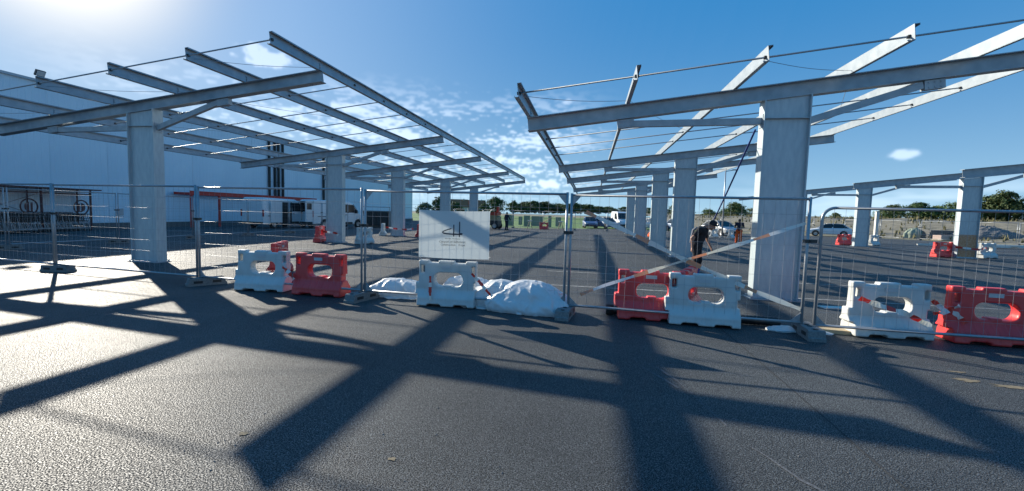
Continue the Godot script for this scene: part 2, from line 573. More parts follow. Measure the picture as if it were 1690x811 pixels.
func make_ground():
	structure("ground", sheet([[-1800, -300], [1800, -300], [1800, 2600], [-1800, 2600]], -.012), M.soil)
	structure("field", sheet([[-70, 64], [-30, 56], [-7, 50.5], [4, 58.5], [20, 62], [34, 330], [-160, 330]], -.006), M.field)
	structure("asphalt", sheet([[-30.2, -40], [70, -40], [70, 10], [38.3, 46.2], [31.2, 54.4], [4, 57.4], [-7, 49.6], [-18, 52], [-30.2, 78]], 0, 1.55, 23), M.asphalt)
	# rough bank of spoil rising beyond the site fence on the right
	M.bank_noise = noise(FastNoiseLite.TYPE_SIMPLEX_SMOOTH, .09, 61, 4)
	var mb := MB.new(true)
	var nx := 70
	var nu := 60
	for i in nx:
		for j in nu:
			var q := []
			for o in [[0, 0], [1, 0], [1, 1], [0, 1]]:
				var x: float = 14.0 + pow((i + o[0]) / float(nx), 1.4) * 170
				var u: float = 20.0 + pow((j + o[1]) / float(nu), 1.2) * 190
				q.append(V(x, bank_height(x, u) - .015, u))
			mb.quad(q[0], q[1], q[2], q[3])
	structure("terrain", mb, M.bank)
	# weeds and stubble on the bank
	var blade := MB.new()
	var r := RandomNumberGenerator.new()
	r.seed = 5
	for k in 9:
		var an := r.randf() * TAU
		var rad := r.randf() * .10
		var b := Vector3(cos(an) * rad, 0, sin(an) * rad)
		var tip := b + Vector3(r.randf_range(-.15, .15), r.randf_range(.2, .5), r.randf_range(-.15, .15))
		var w := Vector3(cos(an + 1.3), 0, sin(an + 1.3)) * .05
		blade.color(Color(.10, .11, .035).lerp(Color(.24, .20, .10), r.randf()))
		blade.tri(b - w, b + w, tip)
	var mm := MultiMesh.new()
	mm.transform_format = MultiMesh.TRANSFORM_3D
	mm.mesh = blade.done()
	var xs := []
	for k in 9000:
		var x := r.randf_range(16, 120)
		var u := r.randf_range(30, 130)
		var d := (x - 31.9) * .769 + (u - 55.8) * .64
		if d < 2.5 or d > 45: continue
		if M.bank_noise.get_noise_2d(x * 1.7, u * 1.7) < -.12: continue
		xs.append(Transform3D(Basis(Vector3.UP, r.randf() * TAU).scaled(Vector3.ONE * r.randf_range(.5, 1.5)), V(x, bank_height(x, u) - .03, u)))
	mm.instance_count = xs.size()
	for k in xs.size(): mm.set_instance_transform(k, xs[k])
	var mi := MultiMeshInstance3D.new()
	mi.name = "weeds"
	mi.multimesh = mm
	mi.material_override = M.leaf0
	add_child(mi)
	tag(mi, "dry weeds and stubble scattered over the spoil bank", "weeds", "", "stuff")
	# loose grit swept about the fresh surface
	var stone := MB.new(true)
	stone.lathe([Vector2(0, .007), Vector2(.007, .005), Vector2(.010, .001), Vector2(.008, -.002)], Vector3.ZERO, Vector3.UP, 6)
	var gm := MultiMesh.new()
	gm.transform_format = MultiMesh.TRANSFORM_3D
	gm.mesh = stone.done()
	gm.instance_count = 150
	for k in 150:
		var u := 2.2 + pow(r.randf(), 1.5) * 9.0
		var x := r.randf_range(-1.25, 1.1) * u
		gm.set_instance_transform(k, Transform3D(Basis(Vector3.UP, r.randf() * TAU).scaled(Vector3(r.randf_range(.35, 1.0), r.randf_range(.4, .8), r.randf_range(.35, .9))), V(x, .001, u)))
	var gi := MultiMeshInstance3D.new()
	gi.name = "grit"
	gi.multimesh = gm
	gi.material_override = M.gravel
	add_child(gi)
	tag(gi, "loose grit scattered over the fresh asphalt", "grit", "", "stuff")
	# painted bay lines under the carports
	for c in [[3.71, [9.97, 12.45]], [-12.07, [10.55, 11.95, 13.1, 15.6, 18.1, 20.6]]]:
		for u in c[1]:
			var x0: float = c[0] - 4.9
			var x1: float = c[0] + 4.6
			structure("parking_line", sheet([[x0, u - .035], [x1, u - .035], [x1, u + .035], [x0, u + .035]], .004), M.lineprint)
	# joints between the laid lanes of asphalt, following the rows
	for jx in [-6.9, 1.95, 6.3]:
		var pts := []
		var back := []
		for k in 41:
			var u := -2.0 + k * 1.3
			var w: float = M.bank_noise.get_noise_2d(u * 2.3, jx * 7) * .03
			pts.append([jx + w - .007, u])
			back.push_front([jx + w + .007, u])
		structure("paving_joint", sheet(pts + back, .003), M.joint)
	# surveyor's chalk on the fresh asphalt
	for pts in [[[.53, 5.05], [.62, 4.95], [.78, 4.75], [.90, 4.45], [1.00, 4.0], [1.10, 3.55]], [[.53, 5.05], [.60, 4.80], [.72, 4.55], [.88, 4.25]], [[1.18, 3.25], [1.25, 3.12], [1.34, 2.9], [1.5, 2.7]]]:
		for k in pts.size() - 1:
			var a := Vector2(pts[k][0], pts[k][1])
			var b := Vector2(pts[k + 1][0], pts[k + 1][1])
			var s: Vector2 = (b - a).orthogonal().normalized() * (.006 + .004 * (k % 3))
			structure("chalk_mark", sheet([[a.x - s.x, a.y - s.y], [b.x - s.x, b.y - s.y], [b.x + s.x, b.y + s.y], [a.x + s.x, a.y + s.y]], .004), M.chalk)
	# sandy stains
	r.seed = 8
	for c in [[3.92, 5.22, .13, .06], [4.25, 5.12, .22, .07], [4.55, 5.05, .25, .08], [4.02, 5.5, .10, .03], [-1.2, 2.55, .03, .02], [-2.35, 2.62, .04, .03]]:
		var pts := []
		for k in 18:
			var an := TAU * k / 18
			var rr := r.randf_range(.55, 1.15)
			pts.append([c[0] + cos(an) * c[2] * rr, c[1] + sin(an) * c[3] * rr])
		structure("sand_stain", sheet(pts, .004), M.ochre)

# ------------------------------------------------------------------ solar carport frames
const SLOPE := .1198
const BH := .295

func carport(called: String, label: String, x0: float, H: float, us: Array, near_u: float, far_u: float, purlins: Array, ties: Array, rusty := -1) -> Node3D:
	var t := thing(called, label, "carport", V(x0, 0, 0), 0, "solar carport frames")
	var tilt := atan(SLOPE)
	var ax := Vector3(cos(tilt), sin(tilt), 0)
	var up := Vector3(-sin(tilt), cos(tilt), 0)
	for i in us.size():
		var u: float = us[i]
		var z := -u
		# column: wide welded H, web facing along the row
		var mb := MB.new()
		var cw := .42
		var fd := .30
		for s in [-1, 1]:
			var top: float = H + s * (cw - .012) * SLOPE
			mb.box(Vector3(s * (cw - .010), top / 2 + .012, z), Vector3(.02, top - .024, fd))
		mb.prism(PackedVector2Array([Vector2(-cw + .02, .024), Vector2(cw - .02, .024), Vector2(cw - .02, H + cw * SLOPE - .006), Vector2(-cw + .02, H - cw * SLOPE - .006)]), Transform3D(Basis.IDENTITY, Vector3(0, 0, z + .058)), .012)
		var col := obj("column", mb, M.column, t)
		mb = MB.new()
		mb.box(Vector3(0, .012, z), Vector3(.98, .024, .42))
		for bx in [-.44, -.15, .15, .44]:
			for bz in [-.17, .17]:
				mb.box(Vector3(bx, .045, z + bz), Vector3(.035, .042, .035))
		obj("base_plate", mb, M.steel, col)
		mb = MB.new()
		for yy in [H - .40]:
			mb.box(Vector3(0, yy, z + .105), Vector3(2 * cw - .044, .016, .066))
			mb.box(Vector3(0, yy, z - .045), Vector3(2 * cw - .044, .016, .18))
		obj("stiffener", mb, M.steel, col)
		if i == rusty:
			mb = MB.new()
			mb.box(Vector3(0, .62, z + .0725), Vector3(2 * cw - .05, 1.1, .003))
			tag(obj("stained_web", mb, M.rust, col), "rust brown stained lower web of the column")
		# cross beam
		mb = MB.new()
		var wl := 5.13
		var wr := 5.37
		mb.ibeam(Vector3(-wl, H - wl * SLOPE, z), Vector3(wr, H + wr * SLOPE, z), up, BH, .22, .016, .010)
		obj("cross_beam", mb, M.steel, t)
		# braces and their brackets
		for s in [-1, 1]:
			var gx: float = s * (3.08 if s < 0 else 2.5)
			var gy := H + gx * SLOPE
			mb = MB.new()
			mb.box(Vector3(gx, gy, z) - up * .095, Vector3(.34, .17, .13), Basis(ax, up, Vector3(0, 0, 1)))
			for bx in [-.1, 0, .1]:
				for by in [-.05, .04]:
					mb.box(Vector3(gx, gy, z + .069) - up * .095 + ax * bx + up * by, Vector3(.026, .026, .012))
			var gus := obj("bracket", mb, M.steel, t)
			mb = MB.new()
			var a := Vector3(s * .425, H - .44, z)
			var b := Vector3(gx - s * .17, gy - .10, z)
			mb.bar(a, b, .10, .13)
			obj("brace", mb, M.steel, t)
			mb = MB.new()
			mb.box(Vector3(s * .425, H - .44, z), Vector3(.012, .26, .2))
			obj("brace_plate", mb, M.steel, t)
	# Z purlins lying on the beams
	for dx in purlins:
		var mb := MB.new()
		var a := Vector3(dx, H + dx * SLOPE, -near_u) + up * (BH + .003)
		var b := Vector3(dx, H + dx * SLOPE, -far_u) + up * (BH + .003)
		mb.bar(a + up * .125, b + up * .125, .007, .244, up)
		mb.bar(a + up * .2465 + ax * .035, b + up * .2465 + ax * .035, .078, .007, up)
		mb.bar(a + up * .0035 - ax * .035, b + up * .0035 - ax * .035, .078, .007, up)
		mb.bar(a + up * .235 + ax * .0705, b + up * .235 + ax * .0705, .007, .03, up)
		mb.bar(a + up * .016 - ax * .0705, b + up * .016 - ax * .0705, .007, .03, up)
		var pu := obj("purlin", mb, M.steel, t)
		mb = MB.new()
		for i in us.size():
			var q := Vector3(dx, H + dx * SLOPE, -us[i]) + up * (BH + .09) + ax * .009
			mb.box(q + Vector3(0, 0, 0), Vector3(.01, .17, .10), Basis(ax, up, Vector3(0, 0, 1)))
			for k in 2:
				mb.box(q + up * (.05 * k - .01) + ax * .011 + Vector3(0, 0, .025), Vector3(.014, .025, .025))
		tag(obj("cleat", mb, M.steel, pu), "", "", "", "stuff")
	# tie rods across the purlins
	if purlins.size() > 0:
		for tu in ties:
			var mb := MB.new(true)
			var x1: float = purlins[0] + .03
			var x2: float = purlins[-1] - .03
			var pa := Vector3(x1, H + x1 * SLOPE, -tu) + up * (BH + .10)
			var pb := Vector3(x2, H + x2 * SLOPE, -tu) + up * (BH + .10)
			mb.tube([pa, pb], .016, 8)
			var rod := obj("tie_rod", mb, M.steel, t)
			mb = MB.new()
			for dx in purlins:
				var q := Vector3(dx, H + dx * SLOPE, -tu) + up * (BH + .10)
				for s in [-1, 1]:
					mb.box(q + ax * s * .02, Vector3(.03, .05, .05), Basis(ax, up, Vector3(0, 0, 1)))
			tag(obj("nut", mb, M.darkmetal, rod), "", "", "", "stuff")
		# slack bracing wires between neighbouring purlins
		var mb := MB.new()
		var bays := [near_u + .2]
		for u in us: bays.append(u)
		for i in bays.size() - 1:
			for k in purlins.size() - 1:
				if (i + k) % 2: continue
				var xa: float = purlins[k]
				var xb: float = purlins[k + 1]
				var pa := Vector3(xa, H + xa * SLOPE, -bays[i]) + up * (BH + .08)
				var pb := Vector3(xb, H + xb * SLOPE, -lerpf(bays[i], bays[i + 1], .5 if i else 1.0)) + up * (BH + .08)
				var pts := []
				for j in 9:
					var f := j / 8.0
					pts.append(pa.lerp(pb, f) - Vector3(0, .05 * sin(PI * f), 0))
				mb.tube(pts, .005, 4, false)
		tag(obj("bracing_wire", mb, M.wire, t), "", "", "", "stuff")
	return t

# ------------------------------------------------------------------ mesh fence
func fence_panel(called: String, label: String, a: Vector2, b: Vector2, group: String, opt := {}) -> Node3D:
	var L := a.distance_to(b)
	var h: float = opt.get("h", 1.98)
	var lo: float = opt.get("lo", .17)
	var o := thing(called, label, "fence", V(a.x, 0, a.y), atan2(b.y - a.y, b.x - a.x), group)
	var x0 := .035
	var x1 := L - .035
	var rounded: bool = opt.get("rounded", false)
	for s in [0, 1]:
		var x := x1 if s else x0
		var mb := MB.new(true)
		if rounded and s == 0:
			var pts := [Vector3(x, .06, 0), Vector3(x, h - .16, 0)]
			for k in range(1, 7):
				var an := PI / 2 * k / 6
				pts.append(Vector3(x + .16 - .16 * cos(an), h - .16 + .16 * sin(an), 0))
			mb.tube(pts, .021, 10)
		else:
			mb.tube([Vector3(x, .06, 0), Vector3(x, h + .03, 0)], .021, 10)
		obj("upright", mb, M.fence, o)
	for yy in [h, lo]:
		var mb := MB.new(true)
		mb.tube([Vector3(x0 + (.16 if rounded and yy == h else .0), yy, 0), Vector3(x1, yy, 0)], .0195, 10)
		obj("top_rail" if yy == h else "bottom_rail", mb, M.fence, o)
	var w := MB.new(true)
	var n := int(round((x1 - x0) / .145))
	var top: float = h - (.14 if rounded else .0)
	var ph := rng.randf() * 6
	for k in range(1, n):
		var x := x0 + (x1 - x0) * k / n
		var pts := []
		for j in 4:
			var f := j / 3.0
			pts.append(Vector3(x + sin(ph + k * 1.7) * .008 * sin(PI * f), lerpf(lo, h, f), .012 * sin(ph + k * .35) * sin(PI * f)))
		w.tube(pts, .0017, 4, false)
	for k in range(0 if rounded else 1, 8):
		var y := lerpf(top, lo, k / 8.0)
		w.tube([Vector3(x0, y, .004), Vector3((x0 + x1) / 2, y, .006 + .012 * sin(ph)), Vector3(x1, y, .004)], .0017, 4, false)
	tag(obj("wire_mesh", w, M.wire, o), "", "", "", "stuff")
	for c in opt.get("plates", []):
		var sx: float = x0 + .02 if c % 2 == 0 else x1 - .02
		var dx: float = .12 if c % 2 == 0 else -.12
		var sy: float = h - .02 if c < 2 else lo + .02
		var dy: float = -.14 if c < 2 else .12
		var mb := MB.new()
		mb.prism(PackedVector2Array([Vector2(sx, sy), Vector2(sx + dx, sy), Vector2(sx, sy + dy)]), Transform3D(Basis.IDENTITY, Vector3(0, 0, -.004)), .008)
		obj("corner_plate", mb, M.fence, o)
	if opt.get("clamp", true):
		var mb := MB.new()
		mb.box(Vector3(x1 + .035, 1.33, 0), Vector3(.15, .045, .07))
		mb.box(Vector3(x1 + .035, 1.33, .045), Vector3(.03, .03, .03))
		obj("clamp", mb, M.darkmetal, o)
	return o

func make_foot() -> Node3D:
	var t := thing("ballast_block", "", "ballast block")
	var mb := MB.new()
	# block with chamfered top, a base flange and raised pads
	var prof := PackedVector2Array([Vector2(-.34, .0), Vector2(.34, .0), Vector2(.34, .045), Vector2(.315, .055), Vector2(.30, .135), Vector2(.285, .15), Vector2(-.285, .15), Vector2(-.30, .135), Vector2(-.315, .055), Vector2(-.34, .045)])
	mb.prism(prof, Transform3D(Basis.IDENTITY, Vector3(0, 0, -.105)), .21)
	obj("block", mb, M.foot, t)
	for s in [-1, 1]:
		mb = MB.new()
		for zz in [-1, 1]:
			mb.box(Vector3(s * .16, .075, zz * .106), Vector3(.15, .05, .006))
		obj("handle_shade_plate", mb, M.black, t)  # raised black plates paint the shade of hand holes
	mb = MB.new(true)
	for x in [-.25, -.05, .05, .25]:
		mb.lathe([Vector2(.03, .0), Vector2(.034, .006), Vector2(.022, .008), Vector2(0, .002)], Vector3(x, .15, 0), Vector3.UP, 10)
	obj("socket", mb, M.black, t)
	return t

# ------------------------------------------------------------------ plastic barriers
func barrier_sdf(p: Vector3) -> float:
	var q := Vector2(p.x, p.y)
	var d := sd_box2(q, Vector2(0, .375), Vector2(.50, .365), .02)
	d = minf(d, sd_box2(q, Vector2(-.5, .30), Vector2(.055, .10), .015))      # lower tongue
	# raised teeth along the top
	var top := minf(minf(sd_box2(q, Vector2(-.42, .73), Vector2(.085, .045), .015), sd_box2(q, Vector2(-.02, .735), Vector2(.14, .04), .015)), sd_box2(q, Vector2(.41, .73), Vector2(.095, .045), .015))
	d = minf(d, top)
	d = maxf(d, -sd_box2(q, Vector2(.02, .455), Vector2(.245, .115), .105))   # oval hand hole
	d = minf(d, sd_box2(q, Vector2(.02, .335), Vector2(.075, .03), .02))       # lip in the hole
	d = maxf(d, -sd_box2(q, Vector2(-.43, .62), Vector2(.032, .065), .01))    # hinge slots
	d = maxf(d, -sd_box2(q, Vector2(.45, .62), Vector2(.026, .065), .01))
	d = maxf(d, -sd_box2(q, Vector2(.52, .35), Vector2(.055, .06), .01))
	d = maxf(d, -sd_box2(q, Vector2(-.2, .0), Vector2(.12, .045), .03))       # fork pockets
	d = maxf(d, -sd_box2(q, Vector2(.26, .0), Vector2(.12, .045), .03))
	var y := p.y
	var hd := lerpf(.20, .185, smoothstep(0, .12, y))
	hd = lerpf(hd, .085, smoothstep(.13, .30, y))
	hd = lerpf(hd, .07, smoothstep(.3, .75, y))
	# shallow vertical flutes in the lower skirt
	hd -= .006 * smoothstep(.55, .9, cos(p.x * TAU / .13)) * smoothstep(.02, .06, y) * smoothstep(.34, .28, y)
	return smax(d, (absf(p.z) - hd) * .85, .03)

func make_barriers():
	var me := nets_sdf(barrier_sdf, Vector3(-.59, -.03, -.24), Vector3(.55, .80, .24), .0125)
	var protos := {}
	for red in [false, true]:
		var t := thing("traffic_barrier", "", "barrier")
		obj("body", me, M.red_plastic if red else M.white_plastic, t)
		var mb: MB
		for s in [-1, 1]:
			mb = MB.new()
			mb.box(Vector3(-.01, .675, s * .0775), Vector3(.17, .055, .005))
			obj("reflector", mb, M.sign_plain, t)
		mb = MB.new(true)
		mb.lathe([Vector2(.045, 0), Vector2(.045, .012), Vector2(.03, .018), Vector2(0, .018)], Vector3(.38, .755, 0), Vector3.UP, 14)
		obj("filler_cap", mb, M.black if not red else M.maroon, t)
		protos[red] = t
	# red, x, distance, yaw, label
	var list := [
		[false, -6.14, 7.42, .07, "white plastic barrier with a hand hole, left of the front red one at the fence"],
		[true, -4.88, 7.34, -.04, "dark red plastic barrier standing between the front white barrier and the bundles of sheeting"],
		[true, -7.35, 9.4, 1.98, "red plastic barrier turned edgeways behind the left white barrier"],
		[false, -2.36, 7.14, .03, "white plastic barrier below the numbered sign, sheeting bundles on both sides"],
		[true, .97, 7.13, .02, "bright red barrier whose right end is hidden by an overlapping white barrier"],
		[false, 1.72, 6.98, -.05, "white plastic barrier overlapping the red one beside the black pipe"],
		[true, 1.66, 7.75, 1.2, "red barrier standing behind the white barrier, seen through its hand hole"],
		[false, 4.20, 7.02, .04, "white plastic barrier with red and white tape slung diagonally across it"],
		[true, 5.42, 6.98, -.05, "red plastic barrier at the right edge of the picture"],
		[true, -12.75, 19.1, 1.85, "red barrier standing edgeways left of the second carport column"],
		[false, -10.5, 19.2, 1.4, "white barrier just right of the second column of the left carport"],
		[false, -13.0, 26.1, 1.9, "white barrier edgeways left of the third column of the left carport"],
		[true, -10.7, 26.3, 1.9, "red barrier right of the third column, partly behind the sign"],
		[true, -4.95, 47.4, .1, "red barrier far off in front of the green field"],
		[true, 17.9, 35.1, .25, "red barrier left of the far column of the right carport row"],
		[false, 20.25, 35.9, .6, "white barrier right of the far column, beside the white post"],
		[true, 17.5, 25.5, .2, "red barrier left of the rust stained column at the right"],
		[false, 19.75, 26.0, .4, "white barrier right of the rust stained column"],
		[false, 10.75, 41.2, .9, "small white barrier near the silver car, left of a pair"],
		[false, 11.9, 40.4, 1.0, "small white barrier near the silver car, right of a pair"],
	]
	var first := {}
	for b in list:
		var o: Node3D
		if not first.has(b[0]):
			o = protos[b[0]]
			first[b[0]] = true
			o.position = V(b[1], 0, b[2])
			o.rotation.y = b[3]
			o.set_meta("label", b[4])
		else:
			o = dup(protos[b[0]], b[4], V(b[1], 0, b[2]), b[3])
		o.set_meta("group", ("red" if b[0] else "white") + " plastic barriers")

# ------------------------------------------------------------------ tape
func tape(label: String, pts: Array, width: float, run: Array, twist := .6):
	# pts: points along the strip; run: [red length, white length, white share of faded red]
	var total := 0.0
	for i in pts.size() - 1: total += pts[i].distance_to(pts[i + 1])
	var n := int(total / .045) + 2
	var prev := []
	var curve := Curve3D.new()
	for p in pts: curve.add_point(p)
	var o := thing("barrier_tape", label, "tape")
	var band: MB = null
	var kind := -1
	for i in n + 1:
		var f := float(i) / n
		var p := curve.sample_baked(f * curve.get_baked_length())
		var p2 := curve.sample_baked(minf(1, f + .01) * curve.get_baked_length())
		var p0 := curve.sample_baked(maxf(0, f - .01) * curve.get_baked_length())
		var d := (p2 - p0).normalized()
		var side := d.cross(Vector3(0, 0, 1)).normalized()
		var an := sin(f * 9.0 + total) * twist
		side = (side * cos(an) + d.cross(side) * sin(an)).normalized()
		var wobble := width * (.35 + .25 * absf(cos(f * 17.0 + total * 3)))
		var cur := [p - side * wobble, p + side * wobble]
		if i > 0:
			var k := 0 if fmod(f * total, run[0] + run[1]) < run[0] else 1
			if k != kind:
				if band: obj("white_band" if kind else "red_band", band, M.tape_white if kind else M[run[2]], o)
				band = MB.new()
				kind = k
			band.quad(prev[0], cur[0], cur[1], prev[1])
		prev = cur
	obj("white_band" if kind else "red_band", band, M.tape_white if kind else M[run[2]], o)
	return o

# ------------------------------------------------------------------ crumpled sheeting
func bundle(label: String, at: Vector3, sx: float, sz: float, h: float, seed: int, turn: float, peaks: Array, called := "sheeting_bundle", m: Material = null):
	var n1 := noise(FastNoiseLite.TYPE_SIMPLEX_SMOOTH, 1.9, seed, 2)
	n1.fractal_type = FastNoiseLite.FRACTAL_RIDGED
	var n2 := noise(FastNoiseLite.TYPE_SIMPLEX_SMOOTH, 5.0, seed + 1, 3)
	var n3 := noise(FastNoiseLite.TYPE_SIMPLEX, 5.5, seed + 2, 2)
	n3.fractal_type = FastNoiseLite.FRACTAL_RIDGED
	var mb := MB.new(true)
	var N := 110
	var K := 46
	var rows := []
	for j in K + 1:
		var row := []
		var v := j / float(K)
		for i in N:
			var an := TAU * i / N
			var edge := 1.0 + .13 * n2.get_noise_2d(cos(an) * .4, sin(an) * .4) + .10 * n1.get_noise_2d(cos(an) * .5 + 3, sin(an) * .5)
			var rr := sin(minf(v * 1.18, 1.0) * PI / 2) * edge + maxf(0, v - .85) * .25
			var x := cos(an) * rr
			var z := sin(an) * rr
			var base := pow(maxf(0, 1 - pow(minf(1, v / .97), 1.9)), .62)
			var pk := 0.0
			for p in peaks:
				pk = maxf(pk, p[2] * exp(-((x - p[0]) * (x - p[0]) + (z - p[1]) * (z - p[1])) / (p[3] * p[3])))
			var y := base * lerpf(.55, 1.0, pk) * (1.0 + .10 * n2.get_noise_2d(x * .5, z * .5))
			var fold := n1.get_noise_3d(x * sx * 1.1, y * .35 + an * .12, z * sz * 1.1) * .6 - .1
			fold += n3.get_noise_3d(x * sx, y * h + an * .2, z * sz) * .10
			y = maxf(.0, y + fold * .085 * smoothstep(1.05, .6, v))
			row.append(Vector3(x * sx + fold * .05 * cos(an), y * h + .004, z * sz + fold * .05 * sin(an)))
		rows.append(row)
	for j in K:
		for i in N:
			var i2 := (i + 1) % N
			if j == 0:
				mb.tri(rows[0][0], rows[1][i2], rows[1][i])
			else:
				mb.quad(rows[j][i], rows[j][i2], rows[j + 1][i2], rows[j + 1][i])
	var o := obj(called, mb, m if m else M.bag)
	o.position = at
	o.rotation.y = turn
	tag(o, label, "plastic sheeting")
	return o

func bag(label: String, at: Vector3, turn: float, seed: int, lobes: Array, knot: Vector3):
	# heavy film thrown over soft heaps: smooth lobes, folds running out from the highest point, hem lying on the ground
	var n1 := noise(FastNoiseLite.TYPE_SIMPLEX_SMOOTH, 2.2, seed, 2)
	var n2 := noise(FastNoiseLite.TYPE_SIMPLEX_SMOOTH, 6.5, seed + 1, 2)
	n2.fractal_type = FastNoiseLite.FRACTAL_RIDGED
	var lo := Vector3(-.9, -.03, -.6)
	var hi := Vector3(.9, .62, .6)
	var fn := func(p: Vector3) -> float:
		var d := 1.0
		for l in lobes:
			var q := Vector3((p.x - l[0]) / l[3], (p.y - l[1]) / l[4], (p.z - l[2]) / l[5])
			var e: float = (q.length() - 1.0) * minf(minf(l[3], l[4]), l[5])
			var h := maxf(.10 - absf(d - e), 0) / .10
			d = minf(d, e) - h * h * .025
		var r := p - knot
		var dist := Vector2(r.x, r.z).length()
		# a tented crest where the film is drawn up
		d = minf(d, (dist * .74 + (p.y - knot.y) * .67) + .02 * n1.get_noise_3d(p.x * 2, p.y, p.z * 2)) if p.y > knot.y - .22 else d
		if absf(d) < .12:
			var an := atan2(r.z, r.x)
			var fold := 1.0 - absf(sin(an * 3.5 + n1.get_noise_3d(p.x, p.y, p.z) * 2.0))
			d -= .022 * fold * fold * smoothstep(.03, .25, dist)
			d -= .010 * n2.get_noise_3d(p.x * .5 + r.y * .3, p.y * .35, p.z * .5)
		# hem spread over the asphalt
		var skirt := maxf(absf(p.y - .012) - .014, (Vector2(p.x * .72, p.z).length() - .40 - .10 * n1.get_noise_2d(p.x * 1.5, p.z * 1.5)))
		d = minf(d, skirt)
		return maxf(d, -p.y - .004)
	var o := obj("sheeting_bundle", nets_sdf(fn, lo, hi, .0165), M.bag)
	o.position = at
	o.rotation.y = turn
	tag(o, label, "plastic sheeting")

# ------------------------------------------------------------------ sign on the fence
func text_mesh(s: String, size: float, font := "Droid Sans") -> TextMesh:
	var t := TextMesh.new()
	var f := SystemFont.new()
	f.font_names = PackedStringArray([font])
	t.font = f
	t.text = s
	t.font_size = 64
	t.pixel_size = size / 64.0
	t.depth = .002
	t.curve_step = 4
	return t

func make_sign():
	var o := thing("site_sign", "white plastic sign with a linear figure four tied to the fence", "sign", V(-2.225, .84, 7.02), .045)
	var mb := MB.new(true)
	var N := 24
	for i in N:
		for j in 16:
			var q := []
			for e in [[0, 0], [1, 0], [1, 1], [0, 1]]:
				var x: float = (i + e[0]) / float(N)
				var y: float = (j + e[1]) / 16.0
				q.append(Vector3((x - .5) * 1.2, y * .79 - .012 * sin(x * PI), .035 + .006 * sin(x * 7 + y * 3)))
			mb.quad(q[0], q[1], q[2], q[3])
	obj("sheet", mb, M.sign, o)
	# the drawn figure: a flattened loop crossed by two uprights
	mb = MB.new()
	var stroke := func(a: Vector2, b: Vector2, w: float):
		var d := (b - a).normalized()
		var s := d.orthogonal() * w * .5
		var z := .046
		var q := [a - s, a + s, b + s, b - s]
		mb.prism(PackedVector2Array(q), Transform3D(Basis.IDENTITY, Vector3(0, 0, z)), .003)
	stroke.call(Vector2(.0, .555), Vector2(.0, .358), .017)
	stroke.call(Vector2(.097, .607), Vector2(.097, .352), .017)
	var loop := [Vector2(-.04, .49), Vector2(-.10, .472), Vector2(-.155, .452), Vector2(-.185, .436), Vector2(-.19, .422), Vector2(-.175, .410), Vector2(-.12, .402), Vector2(-.03, .398), Vector2(.06, .397), Vector2(.145, .400)]
	for k in loop.size() - 1:
		stroke.call(loop[k], loop[k + 1], .017 if k < 5 else .022)
	stroke.call(Vector2(.10, .412), Vector2(.148, .410), .016)
	obj("emblem", mb, M.ink, o)
	for l in [["d'Ici Bas - Martineau", .028, .322, -.02, "Droid Sans"], ["Carport et Bâtiment", .050, .270, -.02, "Droid Sans"], ["Construction    Projet", .044, .218, -.01, "Droid Sans"]]:
		obj("lettering", text_mesh(l[0], l[1], l[4]), M.print, o, Vector3(l[3], l[2], .046))
	mb = MB.new(true)
	for c in [[-.595, .785, -.02], [.595, .785, .05], [-.58, .01, .03], [.595, .01, .02]]:
		mb.tube([Vector3(c[0], c[1], .045), Vector3(c[0] + c[2] * .6, c[1] + .03, .01), Vector3(c[0] + c[2], c[1] + .01, -.01)], .004, 5)
	mb.tube([Vector3(.595, .785, .045), Vector3(.64, .82, .04), Vector3(.67, .84, .03)], .004, 5)
	mb.tube([Vector3(-.585, .01, .045), Vector3(-.56, -.02, .05), Vector3(-.535, -.06, .05)], .004, 5)
	obj("cable_tie", mb, M.tape_white, o)

# ------------------------------------------------------------------ people
func hand_bones(w: Vector3, dir: Vector3, palm_n: Vector3, curl: float) -> Array:
	var d := dir.normalized()
	var n := (palm_n - d * palm_n.dot(d)).normalized()
	var s := d.cross(n)
	var out := [[w, w + d * .085, .026, .034]]
	var lens := [.070, .080, .075, .058]
	for k in 4:
		var root := w + d * .085 + s * (.033 - .022 * k)
		var d1 := (d + n * curl * .6).normalized()
		var d2 := (d + n * curl * 1.6).normalized()
		var mid: Vector3 = root + d1 * lens[k] * .55
		out.append([w + d * .05 + s * (.026 - .017 * k), root, .014, .0105])
		out.append([root, mid, .0105, .0095])
		out.append([mid, mid + d2 * lens[k] * .5, .0095, .0075])
	var tr := w + d * .025 + s * .03
	var td := (d * .7 + s * .7 + n * .35).normalized()
	out.append([tr, tr + td * .05, .015, .012])
	out.append([tr + td * .05, tr + td * .05 + (d + n * .3).normalized() * .035, .012, .009])
	return out

